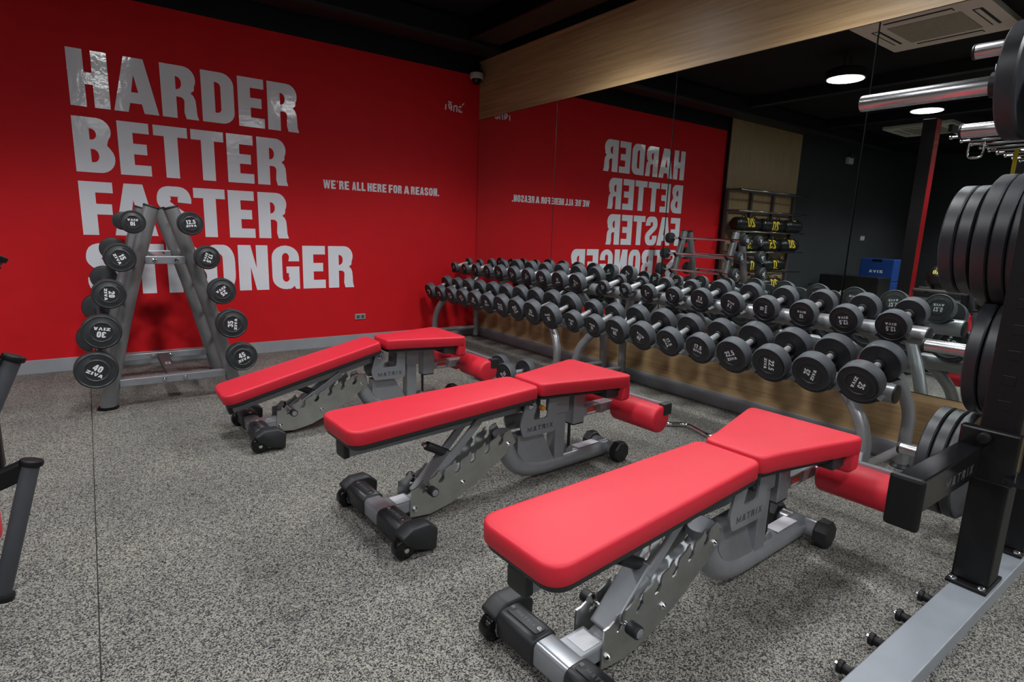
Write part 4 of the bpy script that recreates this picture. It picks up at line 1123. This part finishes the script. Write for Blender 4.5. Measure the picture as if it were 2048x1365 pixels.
# foam jump boxes
def foam_box(x0, x1, y0, y1, z0, z1, m, label, lz):
    t = thing('jump_box', ((x0 + x1) / 2, (y0 + y1) / 2, z0), label, 'jump box', 'foam jump boxes by the dark wall')
    w, d, h = (x1 - x0) / 2, (y1 - y0) / 2, z1 - z0
    MB().box((-w, -d, 0), (w, d, h)).build('box_body', m, t, 0, 0.015)
    if m is M['blue']:
        MB().box((w - 0.001, -0.08, h - 0.05), (w + 0.003, 0.08, h - 0.005)).build('handle_slot', M['satin_black'], t, 0, 0.004)
    if lz:
        sh, L = layout('ZIVA', 0.045, 0.055, 0.010, 0.17, 0.11)
        put(MB(), sh, (w - 0.0005, 0, lz), (0, 1, 0), (0, 0, 1), 0.0015).build('logo', M['white_print'], t, 0)
    return t
foam_box(-8.32, -8.0, -0.92, -0.37, 0.0, 0.425, M['blue'], 'blue foam jump box at the bottom of the stack', 0)
foam_box(-8.32, -8.0, -0.92, -0.37, 0.43, 0.82, M['blue'], 'blue foam jump box with white logo on top of the stack', 0.17)
foam_box(-7.45, -7.0, -1.11, -0.16, 0.0, 0.54, M['bag'], 'black foam jump box in front of the blue stack', 0.26)
M['line'] = mat('floor_line_paint', (0.6, 0.6, 0.58), 0.6, vary=(0.05, 20))
tag(MB().box((-10.95, -1.585, 0.0), (-9.2, -1.535, 0.002)).build('floor_line', M['line']), 'white line on the floor beyond the training rig, nearer the dark wall', 'floor marking', 'white floor lines')
tag(MB().box((-10.95, -2.02, 0.0), (-9.2, -1.97, 0.002)).build('floor_line', M['line']), 'white line on the floor beyond the training rig, further from the dark wall', 'floor marking', 'white floor lines')

# training rig with ladder rungs
t = thing('training_rig', (-6.6, -2.9, 0), 'black and red training rig with overhead ladder rungs', 'training rig')
inv = Matrix.Translation(-t.location)
for x in (-4.78, -8.40):
    for y in (-2.28, -3.62):
        MB().box((x - 0.075, y - 0.07, 0.0), (x + 0.075, y + 0.07, 2.52)).xform(inv).build('rig_post', M['satin_black'], t, 0, 0.004)
        MB().box((x - 0.055, y - 0.0735, 0.0), (x + 0.070, y - 0.0695, 2.51)).xform(inv).build('red_strip', M['red_steel'], t, 0)
for y in (-2.46, -3.44):
    MB().box((-8.40, y - 0.02, 2.37), (-4.80, y + 0.02, 2.45)).xform(inv).build('ladder_beam', M['satin_black'], t, 0, 0.003)
for k in range(10):
    x = -5.16 - 0.352 * k
    rg = MB().rcyl((x, -2.37, 2.355), (x, -3.53, 2.355), 0.017, 0.002, 14).xform(inv).build('rung', M['steel'], t)
    for y in (-2.365, -3.535):
        MB().lathe([(0.0, -0.025), (0.016, -0.02), (0.024, -0.008), (0.024, 0.008), (0.016, 0.02), (0.0, 0.025)], (x, y, 2.355), (0, 1, 0), 14, False).xform(inv).build('rung_knob', M['chrome'], rg, 60)
MB().rcyl((-4.80, -2.30, 0.555), (-4.80, -3.62, 0.545), 0.022, 0.003, 14).xform(inv).build('storage_rail', M['brown'], t)
MB().rcyl((-5.14, -2.30, 0.555), (-5.14, -3.62, 0.545), 0.022, 0.003, 14).xform(inv).build('storage_rail', M['brown'], t)
for y, w_ in ((-2.50, 1), (-3.40, 1)):
    MB().box((-5.16, y - 0.02, 0.53), (-4.78, y + 0.02, 0.55)).xform(inv).build('rail_bracket', M['satin_black'], t, 0)
t2 = thing('pull_up_handle', (-5.42, -2.55, 2.14), 'chrome D-shaped handle hanging under the ladder rungs', 'handle')
MB().tube([(0, -0.07, 0.17), (0, -0.075, 0.06), (0, -0.05, 0.0), (0, 0.05, 0.0), (0, 0.075, 0.06), (0, 0.07, 0.17)], 0.013, 12).build('loop', M['chrome'], t2, 60)
MB().cyl((0, -0.07, 0.17), (0, 0.07, 0.17), 0.010, 12).build('hanger', M['chrome'], t2)
t2 = thing('suspension_strap', (-6.55, -2.66, 1.72), 'yellow and black suspension strap hanging from the ladder', 'strap')
MB().bar((0, 0, 0.63), (0, 0, 0.30), 0.045, 0.006).build('strap_band', M['yellow'], t2, 0)
MB().bar((0, 0, 0.30), (0, 0, 0.0), 0.035, 0.006).build('lower_band', M['bag'], t2, 0)
for y, sz, lab in ((-2.55, 0.15, 'black medicine ball with yellow mark on the rig shelf, near the red post'), (-2.85, 0.155, 'black medicine ball with yellow mark, middle of the rig shelf')):
    b = thing('medicine_ball', (-4.97, y, 0.556), lab, 'medicine ball', 'medicine balls on the rig shelf')
    MB().lathe([(sz * sin(pi * i / 16), -sz * cos(pi * i / 16)) for i in range(17)], (0, 0, sz), n=28, capped=False).build('ball', M['bag'], b, 80)
    sh, _ = layout('10', 0.05, 0.035, 0.008)
    mb = MB(); put(mb, sh, (0, 0, 0), (0, 1, 0), (0, 0, 1), 0)
    mb.v = [((sz + 0.001) * cos(v[2] / sz + 0.5) * cos(v[1] / sz), (sz + 0.001) * sin(v[1] / sz), sz + (sz + 0.001) * sin(v[2] / sz + 0.5)) for v in mb.v]
    mb.build('number_print', M['yellow'], b, 0)
b = thing('sandbag', (-4.97, -3.28, 0.556), 'black sandbag with yellow bands lying on the rig shelf', 'sandbag')
MB().lathe([(0.0, 0), (0.06, 0), (0.09, 0.02), (0.1, 0.06), (0.1, 0.38), (0.09, 0.42), (0.06, 0.44), (0, 0.44)], (0, -0.22, 0.1), (0, 1, 0), 24, False).build('bag_body', M['bag'], b, 60)
MB().lathe([(0.1015, 0), (0.1015, 0.05)], (0, 0.13, 0.1), (0, 1, 0), 24, False).build('yellow_band', M['yellow'], b, 60)

t2 = thing('hanging_strap', (-4.80, -2.93, 0.545), 'black looped ankle strap hanging from the rig shelf rail', 'strap')
MB().tube([(0.0, 0.0, 0.0), (0.0, 0.05, -0.06), (0.0, 0.075, -0.16), (0.0, 0.04, -0.24), (0.0, -0.03, -0.25), (0.0, -0.075, -0.18), (0.0, -0.05, -0.07), (0.0, -0.005, -0.01)], 0.016, 10, sub=4).build('strap_loop', M['bag'], t2, 60)
MB().box((-0.012, -0.03, -0.2), (0.012, -0.012, -0.12)).build('buckle', M['chrome'], t2, 0, 0.003)
